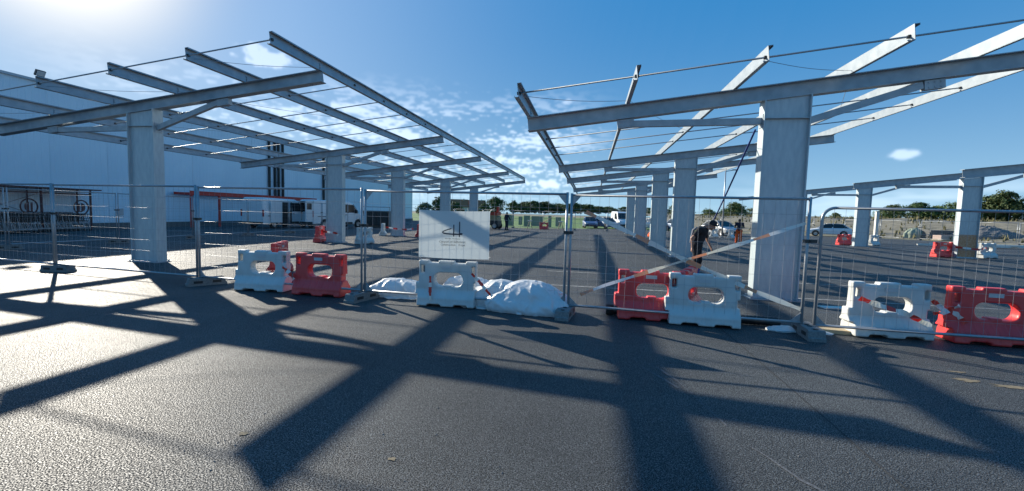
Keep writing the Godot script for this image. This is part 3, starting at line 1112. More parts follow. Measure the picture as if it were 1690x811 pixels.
func person(label: String, at: Vector3, turn: float, J: Dictionary, wear: Dictionary):
	# J: joints in metres, figure facing +z (towards the viewer when turn is 0)
	var o := thing("person", label, "person", at, turn)
	var neck: Vector3 = J.neck
	var head: Vector3 = J.head
	var face: Vector3 = J.face.normalized()
	var crown: Vector3 = J.get("crown", Vector3.UP).normalized()
	crown = (crown - face * crown.dot(face)).normalized()
	var hs := crown.cross(face)
	var shirt := []
	var body := []
	# torso
	var pel: Vector3 = J.pelvis
	var chest: Vector3 = J.chest
	var sl: Vector3 = J.sl
	var sr: Vector3 = J.sr
	var hl: Vector3 = J.hl
	var hr: Vector3 = J.hr
	var torso := [[hl, hr, .105, .105], [pel, pel.lerp(chest, .5), .125, .115], [pel.lerp(chest, .45), chest, .12, .13], [sl.lerp(chest, .35), sr.lerp(chest, .35), .095, .095], [sl, chest, .062, .10], [sr, chest, .062, .10], [chest, neck, .09, .055]]
	body.append_array(torso)
	body.append([neck, head - crown * .06, .052, .055])
	for s in ["l", "r"]:
		var a: Vector3 = J["s" + s]
		var e: Vector3 = J["e" + s]
		var w: Vector3 = J["w" + s]
		body.append([a, e, .050, .040])
		body.append([e, w, .040, .027])
		var h: Vector3 = J["h" + s]
		var k: Vector3 = J["k" + s]
		var f: Vector3 = J["a" + s]
		body.append([h, k, .085, .058])
		body.append([k, k.lerp(f, .35), .056, .058])
		body.append([k.lerp(f, .35), f, .058, .040])
	obj("body", nets_bones(body, .016, .035), M.skin, o)
	# head with a face
	var hb := [[head + crown * .02, head + crown * .035 - face * .02, .083, .086], [head - crown * .05 + face * .018, head + face * .012, .062, .074], [head - crown * .095 + face * .045, head - crown * .08 + face * .03, .032, .04],
		[head + face * .085 - crown * .005, head + face * .104 - crown * .035, .010, .016]]
	for s in [-1, 1]:
		hb.append([head + hs * s * .080 - crown * .005, head + hs * s * .083 - crown * .045, .016, .011])
	obj("head", nets_bones(hb, .008, .014), M.skin, o)
	var mb := MB.new(true)
	for s in [-1, 1]:
		mb.lathe([Vector2(0, .012), Vector2(.009, .008), Vector2(.012, 0)], head + hs * s * .032 + face * .083 + crown * .004, face, 8)
	obj("eye", mb, M.black, o)
	mb = MB.new(true)
	mb.tube([head + face * .094 - crown * .066 - hs * .024, head + face * .098 - crown * .063, head + face * .094 - crown * .066 + hs * .024], .005, 6)
	obj("mouth", mb, M.maroon, o)
	if wear.get("cap"):
		var cb := [[head + crown * .045 - face * .012, head + crown * .05 - face * .03, .092, .090]]
		for k in 5:
			var sx := (k - 2) * .028
			cb.append([head + crown * .058 + face * .07 + hs * sx, head + crown * .045 + face * (.145 - absf(sx) * .5) + hs * sx, .010, .007])
		obj("cap", nets_bones(cb, .009, .012), wear.cap, o)
	else:
		var cb := [[head + crown * .045 - face * .022, head + crown * .02 - face * .035, .087, .085], [head + crown * .07 + face * .03, head + crown * .06 - face * .01, .06, .07], [head - crown * .04 - face * .05, head - face * .04, .05, .06]]
		obj("hair", nets_bones(cb, .009, .015), M.hair, o)
	# clothes: the same bones a little fatter, cut at cuffs and hems
	var sb := []
	for b in torso: sb.append([b[0], b[1], b[2] + .014, b[3] + .014])
	sb.pop_back()
	sb.append([chest, chest.lerp(neck, .75), .10, .068])
	for s in ["l", "r"]:
		var a: Vector3 = J["s" + s]
		var e: Vector3 = J["e" + s]
		var w: Vector3 = J["w" + s]
		if wear.get("long"):
			sb.append([a, e, .066, .056]); sb.append([e, e.lerp(w, .92), .056, .044])
		else:
			sb.append([a, a.lerp(e, .62), .066, .060])
	obj("shirt", nets_bones(sb, .016, .03), wear.shirt, o)
	var tb := [[hl, hr, .124, .124], [pel - Vector3(0, .02, 0), pel + Vector3(0, .05, 0), .135, .132]]
	for s in ["l", "r"]:
		var h: Vector3 = J["h" + s]
		var k: Vector3 = J["k" + s]
		var f: Vector3 = J["a" + s]
		tb.append([h, k, .100, .076]); tb.append([k, k.lerp(f, .4), .075, .075]); tb.append([k.lerp(f, .4), f + Vector3(0, .03, 0), .075, .068])
	obj("trousers", nets_bones(tb, .016, .03), wear.trousers, o)
	for s in ["l", "r"]:
		var f: Vector3 = J["a" + s]
		var t: Vector3 = J["t" + s]
		obj("shoe", nets_bones([[f, f - Vector3(0, .04, 0), .052, .052], [Vector3(f.x, .045, f.z), t, .05, .04]], .012, .02), wear.get("shoes", M.black), o)
		var w: Vector3 = J["w" + s]
		var e: Vector3 = J["e" + s]
		var fwd: Vector3 = J.get("palm_" + s, Vector3(0, 0, 1))
		obj("hand", nets_bones(hand_bones(w, J.get("dir_" + s, w - e), fwd, J.get("curl", .5)), .0055, .008), M.skin, o)
	return o

func make_people():
	# stooping, head bowed, seen from behind his left shoulder
	var A := {pelvis = Vector3(0, .90, 0), chest = Vector3(.0, 1.26, .12), neck = Vector3(.0, 1.40, .24), head = Vector3(.01, 1.43, .37), face = Vector3(.05, -.62, .75), crown = Vector3(0, .75, .6),
		sl = Vector3(.19, 1.30, .15), sr = Vector3(-.19, 1.33, .12), el = Vector3(.26, 1.02, .20), er = Vector3(-.29, 1.08, -.04), wl = Vector3(.22, .80, .32), wr = Vector3(-.32, .83, -.02),
		hl = Vector3(.09, .88, 0), hr = Vector3(-.09, .88, 0), kl = Vector3(.10, .47, .05), kr = Vector3(-.10, .47, .03), al = Vector3(.11, .09, -.02), ar = Vector3(-.12, .09, -.05), tl = Vector3(.13, .04, .16), tr = Vector3(-.15, .04, .13), curl = .7}
	var pa = person("man in dark clothes and cap, stooping behind the crossed tape with head bowed", V(2.86, 0, 12.6), 1.05, A, {cap = M.cloth_dark, shirt = M.cloth_dark, trousers = M.cloth_dark, shoes = M.black})
	for s in ["l", "r"]:
		var f: Vector3 = A["a" + s]
		var k: Vector3 = A["k" + s]
		obj("blue_gaiter", nets_bones([[f + Vector3(0, .06, 0), f.lerp(k, .62), .083, .086]], .014, .02), M.cloth_blue, pa)
	var mb := MB.new(true)
	mb.tube([Vector3(-.20, 1.36, .05), Vector3(-.16, 1.30, -.06), Vector3(-.14, 1.1, -.10), Vector3(-.13, .95, -.12)], .035, 8)
	tag(obj("grey_strap", mb, M.cloth_grey, pa), "pale grey strip down the back of the shirt")
	# looking down at the hands
	var B := {pelvis = Vector3(0, .90, 0), chest = Vector3(.0, 1.27, .0), neck = Vector3(.0, 1.43, .03), head = Vector3(0, 1.53, .08), face = Vector3(-.1, -.35, .9), crown = Vector3(0, .9, .35),
		sl = Vector3(.19, 1.36, .0), sr = Vector3(-.19, 1.36, .0), el = Vector3(.27, 1.10, .02), er = Vector3(-.27, 1.10, .02), wl = Vector3(.08, 1.02, .24), wr = Vector3(-.10, 1.04, .24),
		hl = Vector3(.09, .88, 0), hr = Vector3(-.09, .88, 0), kl = Vector3(.11, .47, .02), kr = Vector3(-.12, .47, .02), al = Vector3(.12, .09, -.02), ar = Vector3(-.14, .09, -.02), tl = Vector3(.15, .04, .17), tr = Vector3(-.19, .04, .16), palm_l = Vector3(-1, .3, 0), palm_r = Vector3(1, .3, 0), curl = .5}
	person("worker in bright orange trousers and dark top, looking down at the hands", V(9.7, 0, 31.3), -.35, B, {shirt = M.cloth_navy, trousers = M.cloth_orange, shoes = M.black})
	# standing far off in dark overalls
	var C := {pelvis = Vector3(0, .95, 0), chest = Vector3(.0, 1.33, .0), neck = Vector3(.0, 1.50, .02), head = Vector3(0, 1.63, .03), face = Vector3(.2, 0, 1),
		sl = Vector3(.19, 1.43, .0), sr = Vector3(-.19, 1.43, .0), el = Vector3(.26, 1.15, -.02), er = Vector3(-.30, 1.16, .05), wl = Vector3(.27, .90, .06), wr = Vector3(-.26, .98, .26),
		hl = Vector3(.09, .93, 0), hr = Vector3(-.09, .93, 0), kl = Vector3(.10, .49, .03), kr = Vector3(-.10, .49, .02), al = Vector3(.11, .09, -.02), ar = Vector3(-.11, .09, -.02), tl = Vector3(.14, .04, .17), tr = Vector3(-.15, .04, .17), curl = .4}
	person("figure in dark overalls standing far off beside the red and tan lift", V(-8.05, 0, 42.0), 2.6, C, {shirt = M.cloth_navy, trousers = M.cloth_navy, shoes = M.black, long = true})
	# crouching in orange behind the columns
	var D := {pelvis = Vector3(0, .42, -.08), chest = Vector3(.0, .70, .10), neck = Vector3(.0, .84, .20), head = Vector3(0, .92, .28), face = Vector3(0, -.5, .9), crown = Vector3(0, .9, .4),
		sl = Vector3(.18, .77, .12), sr = Vector3(-.18, .77, .12), el = Vector3(.24, .52, .28), er = Vector3(-.24, .52, .28), wl = Vector3(.10, .32, .42), wr = Vector3(-.10, .32, .42),
		hl = Vector3(.10, .40, -.08), hr = Vector3(-.10, .40, -.08), kl = Vector3(.20, .50, .32), kr = Vector3(-.18, .46, .30), al = Vector3(.16, .09, .06), ar = Vector3(-.16, .09, .02), tl = Vector3(.19, .04, .24), tr = Vector3(-.18, .04, .2), curl = .6}
	person("worker in orange crouching between the columns of the right carport", V(4.02, 0, 30.6), 1.9, D, {shirt = M.cloth_orange, trousers = M.cloth_orange, shoes = M.black, long = true, cap = M.cloth_dark})

# ------------------------------------------------------------------ cars and vans
func wheel(parent: Node3D, at: Vector3, r: float, w := .20):
	var mb := MB.new(true)
	mb.lathe([Vector2(r * .62, w / 2), Vector2(r * .95, w / 2), Vector2(r, w * .3), Vector2(r, -w * .3), Vector2(r * .95, -w / 2), Vector2(r * .62, -w / 2)], at, Vector3(0, 0, 1), 20)
	var t := obj("wheel", mb, M.rubber, parent)
	mb = MB.new(true)
	for s in [-1, 1]:
		mb.lathe([Vector2(r * .62, s * w * .46), Vector2(r * .5, s * w * .38), Vector2(.05, s * w * .44), Vector2(0, s * w * .44)], at, Vector3(0, 0, 1), 16)
	obj("rim", mb, M.rim, t)

func car_mesh(low: PackedVector2Array, W: float, round_r: float, roof: bool, L: float) -> ArrayMesh:
	var fn := func(p: Vector3) -> float:
		var q := Vector2(p.x, p.y)
		var d := sd_poly(q, low) + .04
		var ends := absf(p.x) / (L * .5)
		var hw := W * .5 - .10 * pow(ends, 4.0) - maxf(0, p.y - .75) * (.28 if roof else .10)
		d = smax(d, absf(p.z) - hw + .02, round_r) - .04
		if not roof:
			for s in [-1, 1]:
				d = maxf(d, -(Vector2(p.x - s * L * .31, p.y - .31).length() - .36) if absf(p.z) > hw - .26 else d)
		return d
	return nets_sdf(fn, Vector3(-L * .5 - .1, .05, -W * .5 - .1), Vector3(L * .5 + .1, 1.75, W * .5 + .1), .05)

func make_car() -> Dictionary:
	var L := 4.2
	var low := PackedVector2Array([Vector2(-2.1, .35), Vector2(-2.05, .22), Vector2(2.0, .22), Vector2(2.1, .38), Vector2(2.08, .62), Vector2(1.95, .74), Vector2(1.05, .92), Vector2(-1.3, .98), Vector2(-2.0, .96), Vector2(-2.1, .70)])
	var cab := PackedVector2Array([Vector2(1.15, .86), Vector2(.45, 1.38), Vector2(-.2, 1.46), Vector2(-1.2, 1.42), Vector2(-1.95, .92)])
	return {body = car_mesh(low, 1.76, .14, false, L), glass = car_mesh(cab, 1.72, .12, true, L)}

func car(label: String, at: Vector3, turn: float, paint: Material, parts: Dictionary):
	var o := thing("parked_car", label, "car", at, turn, "cars parked beyond the carports")
	obj("body", parts.body, paint, o)
	obj("windows", parts.glass, M.glass, o)
	var mb := MB.new()
	mb.box(Vector3(-.42, 1.452, 0), Vector3(1.35, .03, 1.16))
	for s in [-1, 1]:
		mb.bar(Vector3(1.1, .90, s * .78), Vector3(.42, 1.42, s * .62), .06, .05)
		mb.bar(Vector3(-.25, .95, s * .80), Vector3(-.3, 1.44, s * .655), .05, .09, Vector3.RIGHT)
		mb.bar(Vector3(-1.85, .95, s * .76), Vector3(-1.15, 1.43, s * .62), .06, .12)
		mb.box(Vector3(.75, .98, s * .90), Vector3(.14, .11, .16))
	obj("roof", mb, paint, o)
	for s in [-1, 1]:
		mb = MB.new(); mb.box(Vector3(2.03, .62, s * .60), Vector3(.10, .13, .34)); obj("headlight", mb, M.lamp_clear, o)
		mb = MB.new(); mb.box(Vector3(-2.06, .76, s * .66), Vector3(.08, .18, .20)); obj("tail_light", mb, M.lamp_red, o)
		for e in [-1, 1]:
			wheel(o, Vector3(e * L31(), .31, s * .76), .31)
	mb = MB.new()
	mb.box(Vector3(2.09, .40, 0), Vector3(.05, .16, 1.2))
	obj("grille", mb, M.black, o)

func L31() -> float:
	return 4.2 * .31

func make_van_mesh(open_rear: bool) -> ArrayMesh:
	var prof := PackedVector2Array([Vector2(-2.75, .35), Vector2(-2.7, .28), Vector2(2.6, .28), Vector2(2.75, .42), Vector2(2.72, .85), Vector2(2.5, 1.08), Vector2(1.95, 1.25), Vector2(1.25, 2.12), Vector2(.9, 2.28), Vector2(-2.6, 2.32), Vector2(-2.75, 2.2)])
	var fn := func(p: Vector3) -> float:
		var q := Vector2(p.x, p.y)
		var d := sd_poly(q, prof) + .05
		var hw := 1.0 - maxf(0, p.y - 1.1) * .10 - .12 * smoothstep(1.2, 2.75, p.x)
		d = smax(d, absf(p.z) - hw + .05, .16) - .05
		if absf(p.z) > hw - .25:
			d = maxf(d, -(Vector2(p.x - 1.75, p.y - .34).length() - .40))
			d = maxf(d, -(Vector2(p.x + 1.65, p.y - .34).length() - .40))
		if open_rear:
			d = maxf(d, -maxf(maxf(p.x + .2, -p.x - 3.2), maxf(absf(p.z) - .86, maxf(.55 - p.y, p.y - 2.14))))
		return d
	return nets_sdf(fn, Vector3(-2.9, .1, -1.15), Vector3(2.9, 2.45, 1.15), .055)

func van(label: String, at: Vector3, turn: float, me: ArrayMesh, opt := {}):
	var o := thing("white_van", label, "van", at, turn)
	obj("body", me, M.van_white, o)
	var mb := MB.new()
	# windscreen leaning back
	var sb := Basis(Vector3(0, 0, 1), atan2(.87, -.70) - PI / 2)
	mb.box(Vector3(1.63, 1.70, 0), Vector3(.03, .92, 1.62), Basis(Vector3(0, 0, 1), .68))
	obj("windscreen", mb, M.glass, o)
	for s in [-1, 1]:
		mb = MB.new()
		mb.prism(PackedVector2Array([Vector2(.35, 1.32), Vector2(1.72, 1.32), Vector2(1.18, 2.0), Vector2(.35, 2.0)]), Transform3D(Basis.IDENTITY, Vector3(0, 0, s * .945 - .04)), .08)
		var w := obj("cab_window", mb, M.glass, o)
		mb = MB.new()
		mb.box(Vector3(1.42, 1.42, s * 1.09), Vector3(.12, .30, .20))
		obj("mirror", mb, M.black, o)
		mb = MB.new()
		for x in [.25, -.95]:
			mb.box(Vector3(x, 1.25, s * .985), Vector3(.02, 1.6, .03))
		mb.box(Vector3(-1.2, .95, s * 1.0), Vector3(2.3, .05, .02))
		mb.box(Vector3(.45, 1.12, s * 1.0), Vector3(.18, .04, .03))
		mb.box(Vector3(0, .42, s * .985), Vector3(2.2, .16, .04))
		obj("door_seam", mb, M.black, o)
		mb = MB.new(); mb.box(Vector3(2.62, .86, s * .70), Vector3(.18, .24, .30)); obj("headlight", mb, M.lamp_clear, o)
		mb = MB.new(); mb.box(Vector3(-2.745, 1.15, s * .93), Vector3(.06, .5, .10)); obj("tail_light", mb, M.lamp_red, o)
		for x in [1.75, -1.65]: wheel(o, Vector3(x, .34, s * .86), .34, .22)
	mb = MB.new()
	mb.box(Vector3(2.74, .50, 0), Vector3(.07, .26, 1.5))
	mb.box(Vector3(-2.74, .42, 0), Vector3(.08, .16, 1.8))
	obj("bumper", mb, M.black, o)
	if opt.get("rear_doors"):
		for s in [-1, 1]:
			mb = MB.new()
			var bs := Basis(Vector3.UP, s * 1.9)
			mb.box(Vector3(-2.78, 1.36, s * .95) + bs * Vector3(0, 0, -s * .42), Vector3(.05, 1.65, .84), bs)
			var d := obj("rear_door", mb, M.van_white, o)
			mb = MB.new()
			mb.box(Vector3(-2.78, 1.75, s * .95) + bs * Vector3(0, 0, -s * .42), Vector3(.06, .5, .6), bs)
			obj("door_window", mb, M.glass, d)
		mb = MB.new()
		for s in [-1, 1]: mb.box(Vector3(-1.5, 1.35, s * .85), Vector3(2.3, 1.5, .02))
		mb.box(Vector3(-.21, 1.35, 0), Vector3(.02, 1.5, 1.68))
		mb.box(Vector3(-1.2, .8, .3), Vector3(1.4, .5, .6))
		obj("dark_cargo_panels", mb, M.black, o)  # black panels and block colour the hollow cargo space dark
	if opt.get("side_door"):
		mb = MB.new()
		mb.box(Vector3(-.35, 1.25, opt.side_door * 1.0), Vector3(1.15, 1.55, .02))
		obj("side_shade_sheet", mb, M.black, o)  # black sheet on the closed body, painting a shaded interior
		mb = MB.new()
		mb.box(Vector3(-1.55, 1.25, opt.side_door * 1.075), Vector3(1.2, 1.6, .05))
		obj("sliding_door", mb, M.van_white, o)
	if opt.get("front_door"):
		var s: float = opt.front_door
		var bs := Basis(Vector3.UP, -s * -1.0)
		mb = MB.new()
		mb.box(Vector3(1.5, .92, s * 1.0) + bs * Vector3(-.5, 0, 0), Vector3(1.0, .8, .06), bs)
		mb.box(Vector3(1.5, 1.7, s * 1.0) + bs * Vector3(-.95, 0, 0), Vector3(.07, .8, .06), bs)
		mb.box(Vector3(1.5, 2.07, s * 1.0) + bs * Vector3(-.6, 0, 0), Vector3(.7, .06, .06), bs)
		var d := obj("front_door", mb, M.van_white, o)
		mb = MB.new()
		mb.box(Vector3(1.5, 1.68, s * 1.0) + bs * Vector3(-.55, 0, 0), Vector3(.72, .7, .02), bs)
		obj("door_window", mb, M.glass, d)

func make_vehicles():
	var parts := make_car()
	var blue := mat(Color(.03, .08, .22), .3); blue.clearcoat_enabled = true
	var paleblue := mat(Color(.12, .20, .32), .3); paleblue.clearcoat_enabled = true
	var silver := mat(Color(.36, .39, .42), .3, .4); silver.clearcoat_enabled = true
	var white := mat(Color(.75, .75, .75), .3); white.clearcoat_enabled = true
	car("dark blue car parked at the field edge, left of a lighter blue one", V(-.1, 0, 59.5), -PI / 2 + .1, blue, parts)
	car("blue car parked beside the pale van at the field edge", V(2.0, 0, 59.3), -PI / 2 + .45, paleblue, parts)
	car("white car half hidden between the far columns of the right carport", V(8.2, 0, 60), -PI / 2 + .2, white, parts)
	car("light blue car glimpsed right of the fourth column", V(10.9, 0, 58), -PI / 2 + .3, paleblue, parts)
	car("silver car with dark windscreen behind the worker in orange trousers", V(12.9, 0, 47.5), -1.2, silver, parts)
	car("white hatchback parked near the fence between carport and spoil bank", V(27.0, 0, 56.2), PI - .35, white, parts)
	var vm := make_van_mesh(false)
	var vo := make_van_mesh(true)
	van("pale van parked at the field edge beside two blue cars", V(4.1, 0, 61.5), -PI / 2 + .15, vm)
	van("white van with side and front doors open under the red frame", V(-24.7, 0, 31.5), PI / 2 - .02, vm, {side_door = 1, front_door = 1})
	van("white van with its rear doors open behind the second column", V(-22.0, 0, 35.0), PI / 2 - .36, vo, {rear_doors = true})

# ------------------------------------------------------------------ the store and what stands along it
func make_store():
	var o := thing("warehouse", "long pale clad store building running along the left side", "building", V(-30, 0, 0))
	var mb := MB.new()
	mb.box(Vector3(-15.1, 4.05, -36.5), Vector3(30, 8.1, 69.2))
	obj("wall", mb, M.cladding, o)
	# ribbed cladding sheets, each one of its own
	var pm := MB.new()
	var wd := 2.99
	for k in 10:
		var u0 := k * wd / 10
		for s in [[0.0, .0, .19, .0], [.19, .0, .215, .011], [.215, .011, .26, .011], [.26, .011, .299, .0]]:
			pm.quad(Vector3(s[1], .35, -(u0 + s[0])), Vector3(s[3], .35, -(u0 + s[2])), Vector3(s[3], 8.1, -(u0 + s[2])), Vector3(s[1], 8.1, -(u0 + s[0])))
	var sheet_mesh := pm.done()
	for k in 23:
		var c := obj("cladding_panel", sheet_mesh, M.cladding, o)
		c.position = Vector3(-.075 + (k % 2) * .004, 0, -(2.0 + k * 3.0))
	mb = MB.new()
	mb.box(Vector3(-.10, 8.165, -36.5), Vector3(.30, .13, 69.6))
	obj("coping", mb, M.coping, o)
	mb = MB.new()
	mb.box(Vector3(-.05, .175, -36.5), Vector3(.10, .35, 69.3))
	obj("plinth", mb, M.plinth, o)
	for u in [37.0, 37.75, 38.25, 38.85, 45.5]:
		mb = MB.new()
		mb.box(Vector3(.06, 4.2 if u < 40 else 4.1, -u), Vector3(.12, 7.6, .20))
		for y in [1.2, 2.6, 4.0, 5.4, 6.8]:
			mb.box(Vector3(.06, y, -u), Vector3(.14, .05, .26))
		obj("downpipe", mb, M.black, o)
	mb = MB.new()
	mb.box(Vector3(.03, 4.1, -46.05), Vector3(.06, 7.6, .5))
	obj("corner_trim", mb, M.coping, o)
	mb = MB.new()
	mb.box(Vector3(.0, 1.05, -23.6), Vector3(.05, .42, .34))
	obj("meter_box", mb, M.coping, o)
	# floodlight on the roof edge
	var f := thing("floodlight", "small square floodlight standing on the roof edge of the store", "floodlight", V(-29.95, 8.23, 19.6))
	mb = MB.new(); mb.box(Vector3(0, .09, 0), Vector3(.05, .18, .05)); mb.box(Vector3(0, .19, 0), Vector3(.05, .04, .44))
	obj("bracket", mb, M.darkmetal, f)
	mb = MB.new(); mb.box(Vector3(.05, .33, 0), Vector3(.12, .32, .42), Basis(Vector3(0, 0, 1), -.5))
	obj("housing", mb, M.darkmetal, f)
	mb = MB.new(); mb.box(Vector3(.115, .30, 0), Vector3(.01, .27, .37), Basis(Vector3(0, 0, 1), -.5))
	obj("lens", mb, M.lamp_clear, f)
	# red steel frame along the wall
	var r := thing("red_frame", "open red steel canopy frame along the store wall above the vans", "canopy frame", V(-28.5, 0, 27.2))
	mb = MB.new(); mb.ibeam(Vector3(0, 2.36, 0), Vector3(0, 2.36, -14.9), Vector3.UP, .28, .14, .02, .012); obj("beam", mb, M.redsteel, r)
	mb = MB.new(); mb.ibeam(Vector3(-1.35, 2.36, 0), Vector3(-1.35, 2.36, -14.9), Vector3.UP, .18, .12, .02, .012); obj("beam", mb, M.redsteel, r)
	for u in [.1, 2.55, 14.7]:
		mb = MB.new(); mb.box(Vector3(0, 1.18, -u), Vector3(.13, 2.36, .13)); obj("post", mb, M.redsteel, r)
	for u in [.1, 3.7, 7.4, 11.1, 14.7]:
		mb = MB.new(); mb.bar(Vector3(-.06, 2.47, -u), Vector3(-1.29, 2.47, -u), .08, .1); obj("rafter", mb, M.redsteel, r)

func ring_emblem(parent: Node3D, u: float, mirror: float):
	var mb := MB.new(true)
	var pts := []
	for k in 33:
		var an := TAU * k / 32
		pts.append(Vector3(.06, 1.30 + .40 * sin(an), -u + .36 * cos(an)))
	mb.tube(pts, .035, 8, false)
	var e := obj("emblem_ring", mb, M.maroon, parent)
	mb = MB.new()
	var half := PackedVector2Array()
	for k in 13:
		var an := PI / 2 + PI * k / 12
		half.append(Vector2(cos(an) * .2, sin(an) * .25))
	var glyph := Transform3D(Basis(Vector3(0, 0, -1) * mirror, Vector3.UP, Vector3(1, 0, 0)), Vector3(.05, 1.30, -u))
	mb.prism(half, glyph, .02)
	mb.prism(PackedVector2Array([Vector2(.06, -.22), Vector2(.15, -.22), Vector2(.15, .22), Vector2(.06, .22)]), glyph, .02)
	mb.prism(PackedVector2Array([Vector2(-.02, -.27), Vector2(.15, -.27), Vector2(.15, -.22), Vector2(-.02, -.22)]), glyph, .02)
	obj("emblem_glyph", mb, M.maroon, parent)

func make_trolleys():
	var s := thing("trolley_shelter", "flat roofed trolley shelter with round emblems at the left edge", "trolley shelter", V(-29, 0, 0))
	var mb := MB.new()
	mb.box(Vector3(-.45, 2.32, -17.2), Vector3(1.9, .07, 8.4))
	obj("roof", mb, M.maroon, s)
	for u in [13.2, 15.6, 18.75, 21.1]:
		mb = MB.new(); mb.box(Vector3(.06, 1.14, -u), Vector3(.08, 2.28, .08)); obj("post", mb, M.maroon, s)
		mb = MB.new(); mb.box(Vector3(-.9, 1.14, -u), Vector3(.06, 2.28, .06)); obj("post", mb, M.maroon, s)
	mb = MB.new(); mb.box(Vector3(.05, 2.05, -17.15), Vector3(.05, .06, 7.8)); mb.box(Vector3(.05, .45, -19.9), Vector3(.05, .05, 2.3)); obj("rail", mb, M.maroon, s)
	mb = MB.new(true)
	mb.tube([Vector3(.05, 2.0, -15.7), Vector3(.05, .8, -18.6)], .012, 6)
	mb.tube([Vector3(.05, .8, -15.7), Vector3(.05, 2.0, -18.6)], .012, 6)
	obj("cross_bracing", mb, M.maroon, s)
	ring_emblem(s, 18.22, 1)
	ring_emblem(s, 20.62, -1)
	# shopping trolleys nested in two rows
	var t := thing("shopping_trolley", "dark shopping trolley nested in the long rows under the shelter", "shopping trolley", Vector3.ZERO, 0, "nested shopping trolleys")
	mb = MB.new()
	for k in 8:
		var f := k / 7.0
		for sd in [-1, 1]:
			mb.bar(Vector3(lerpf(-.42, .42, f), .98 - .05 * f, sd * lerpf(.27, .21, f)), Vector3(lerpf(-.36, .34, f), .52 + .05 * f, sd * lerpf(.22, .17, f)), .02, .02, Vector3.RIGHT)
	for y in [.62, .74, .86, .98]:
		for sd in [-1, 1]:
			mb.bar(Vector3(-.42 + (.98 - y) * .12, y, sd * .265), Vector3(.42 - (.98 - y) * .16, y - .04, sd * .21), .018, .03)
		mb.bar(Vector3(.42 - (.98 - y) * .16, y - .04, -.21), Vector3(.42 - (.98 - y) * .16, y - .04, .21), .018, .03)
	mb.box(Vector3(0, .54, 0), Vector3(.72, .015, .40))
	obj("basket", mb, M.darkmetal, t)
	mb = MB.new()
	for sd in [-1, 1]:
		mb.bar(Vector3(-.42, 1.0, sd * .25), Vector3(-.30, .22, sd * .24), .025, .025, Vector3.RIGHT)
		mb.bar(Vector3(-.34, .2, sd * .25), Vector3(.44, .16, sd * .18), .025, .025)
		mb.bar(Vector3(.42, .17, sd * .18), Vector3(.30, .54, sd * .18), .025, .025, Vector3.RIGHT)
	obj("frame", mb, M.steel, t)
	mb = MB.new(true); mb.tube([Vector3(-.47, 1.03, -.27), Vector3(-.47, 1.03, .27)], .02, 8); obj("handle", mb, M.maroon, t)
	for x in [-.30, .40]:
		for sd in [-1, 1]:
			mb = MB.new(true); mb.lathe([Vector2(0, .02), Vector2(.06, .015), Vector2(.06, -.015), Vector2(0, -.02)], Vector3(x, .06, sd * .2), Vector3(0, 0, 1), 10); obj("castor", mb, M.rubber, t)
	var first := true
	for row in [[-28.1, 15.4, 17], [-27.35, 13.6, 13]]:
		for k in row[2]:
			var at := V(row[0], 0, row[1] + k * .28)
			if first:
				t.position = at; t.rotation.y = PI / 2; first = false
				t.set_meta("label", "first dark shopping trolley from the left in the rear nested row")
			else:
				dup(t, nth(k) + " dark shopping trolley from the left in the " + ("rear" if row[2] == 17 else "front") + " nested row", at, PI / 2)

# ------------------------------------------------------------------ trees
func tree_mesh(seed: int, h: float, w: float, lean: float, lo: float, leaf: float, c0: Color, c1: Color, n_clump: int, n_leaf: int) -> Array:
	var r := RandomNumberGenerator.new()
	r.seed = seed
	var trunk := MB.new(true)
	trunk.tube([Vector3(0, -.1, 0), Vector3(.06 * h * lean, h * .3, .02), Vector3(.1 * h * lean, h * .62, 0)], [h * .035, h * .025, h * .010], 7)
	var crown := MB.new()
	for k in n_clump:
		var f := r.randf()
		var y := lerpf(lo, .93, pow(f, .8))
		var prof := sin(clampf((y - lo + .08) / (1.06 - lo), 0, 1) * PI * .92 + .12)
		var an := r.randf() * TAU
		var rad := sqrt(r.randf()) * w * .5 * maxf(.15, prof)
		var c := Vector3(cos(an) * rad + lean * h * .1 * y, y * h, sin(an) * rad)
		var cr := r.randf_range(.07, .20) * w * (.6 + .5 * prof)
		if k % 3 == 0:
			trunk.tube([Vector3(.06 * h * lean, h * lerpf(.25, .5, r.randf()), 0), c.lerp(Vector3(0, c.y, 0), .4) - Vector3(0, cr * .4, 0), c], [h * .012, h * .008, h * .003], 5)
		var tone := r.randf()
		for j in n_leaf:
			var d := Vector3(r.randfn(), r.randfn() * .75, r.randfn()).normalized()
			var p := c + d * cr * pow(r.randf(), .4)
			var nrm := (d + Vector3(r.randf_range(-.8, .8), r.randf_range(-.4, 1.0), r.randf_range(-.8, .8))).normalized()
			var a := nrm.cross(Vector3(r.randf(), r.randf(), r.randf()) + Vector3(.01, 0, 0)).normalized()
			var b := nrm.cross(a)
			var s := leaf * r.randf_range(.6, 1.3)
			crown.color(c0.lerp(c1, clampf(tone + r.randf_range(-.25, .25), 0, 1)))
			crown.tri(p - a * s * .5, p + b * s * .45, p + a * s * .5)
			crown.tri(p - a * s * .5, p + a * s * .5, p - b * s * .55)
	return [trunk.done(), crown.done()]

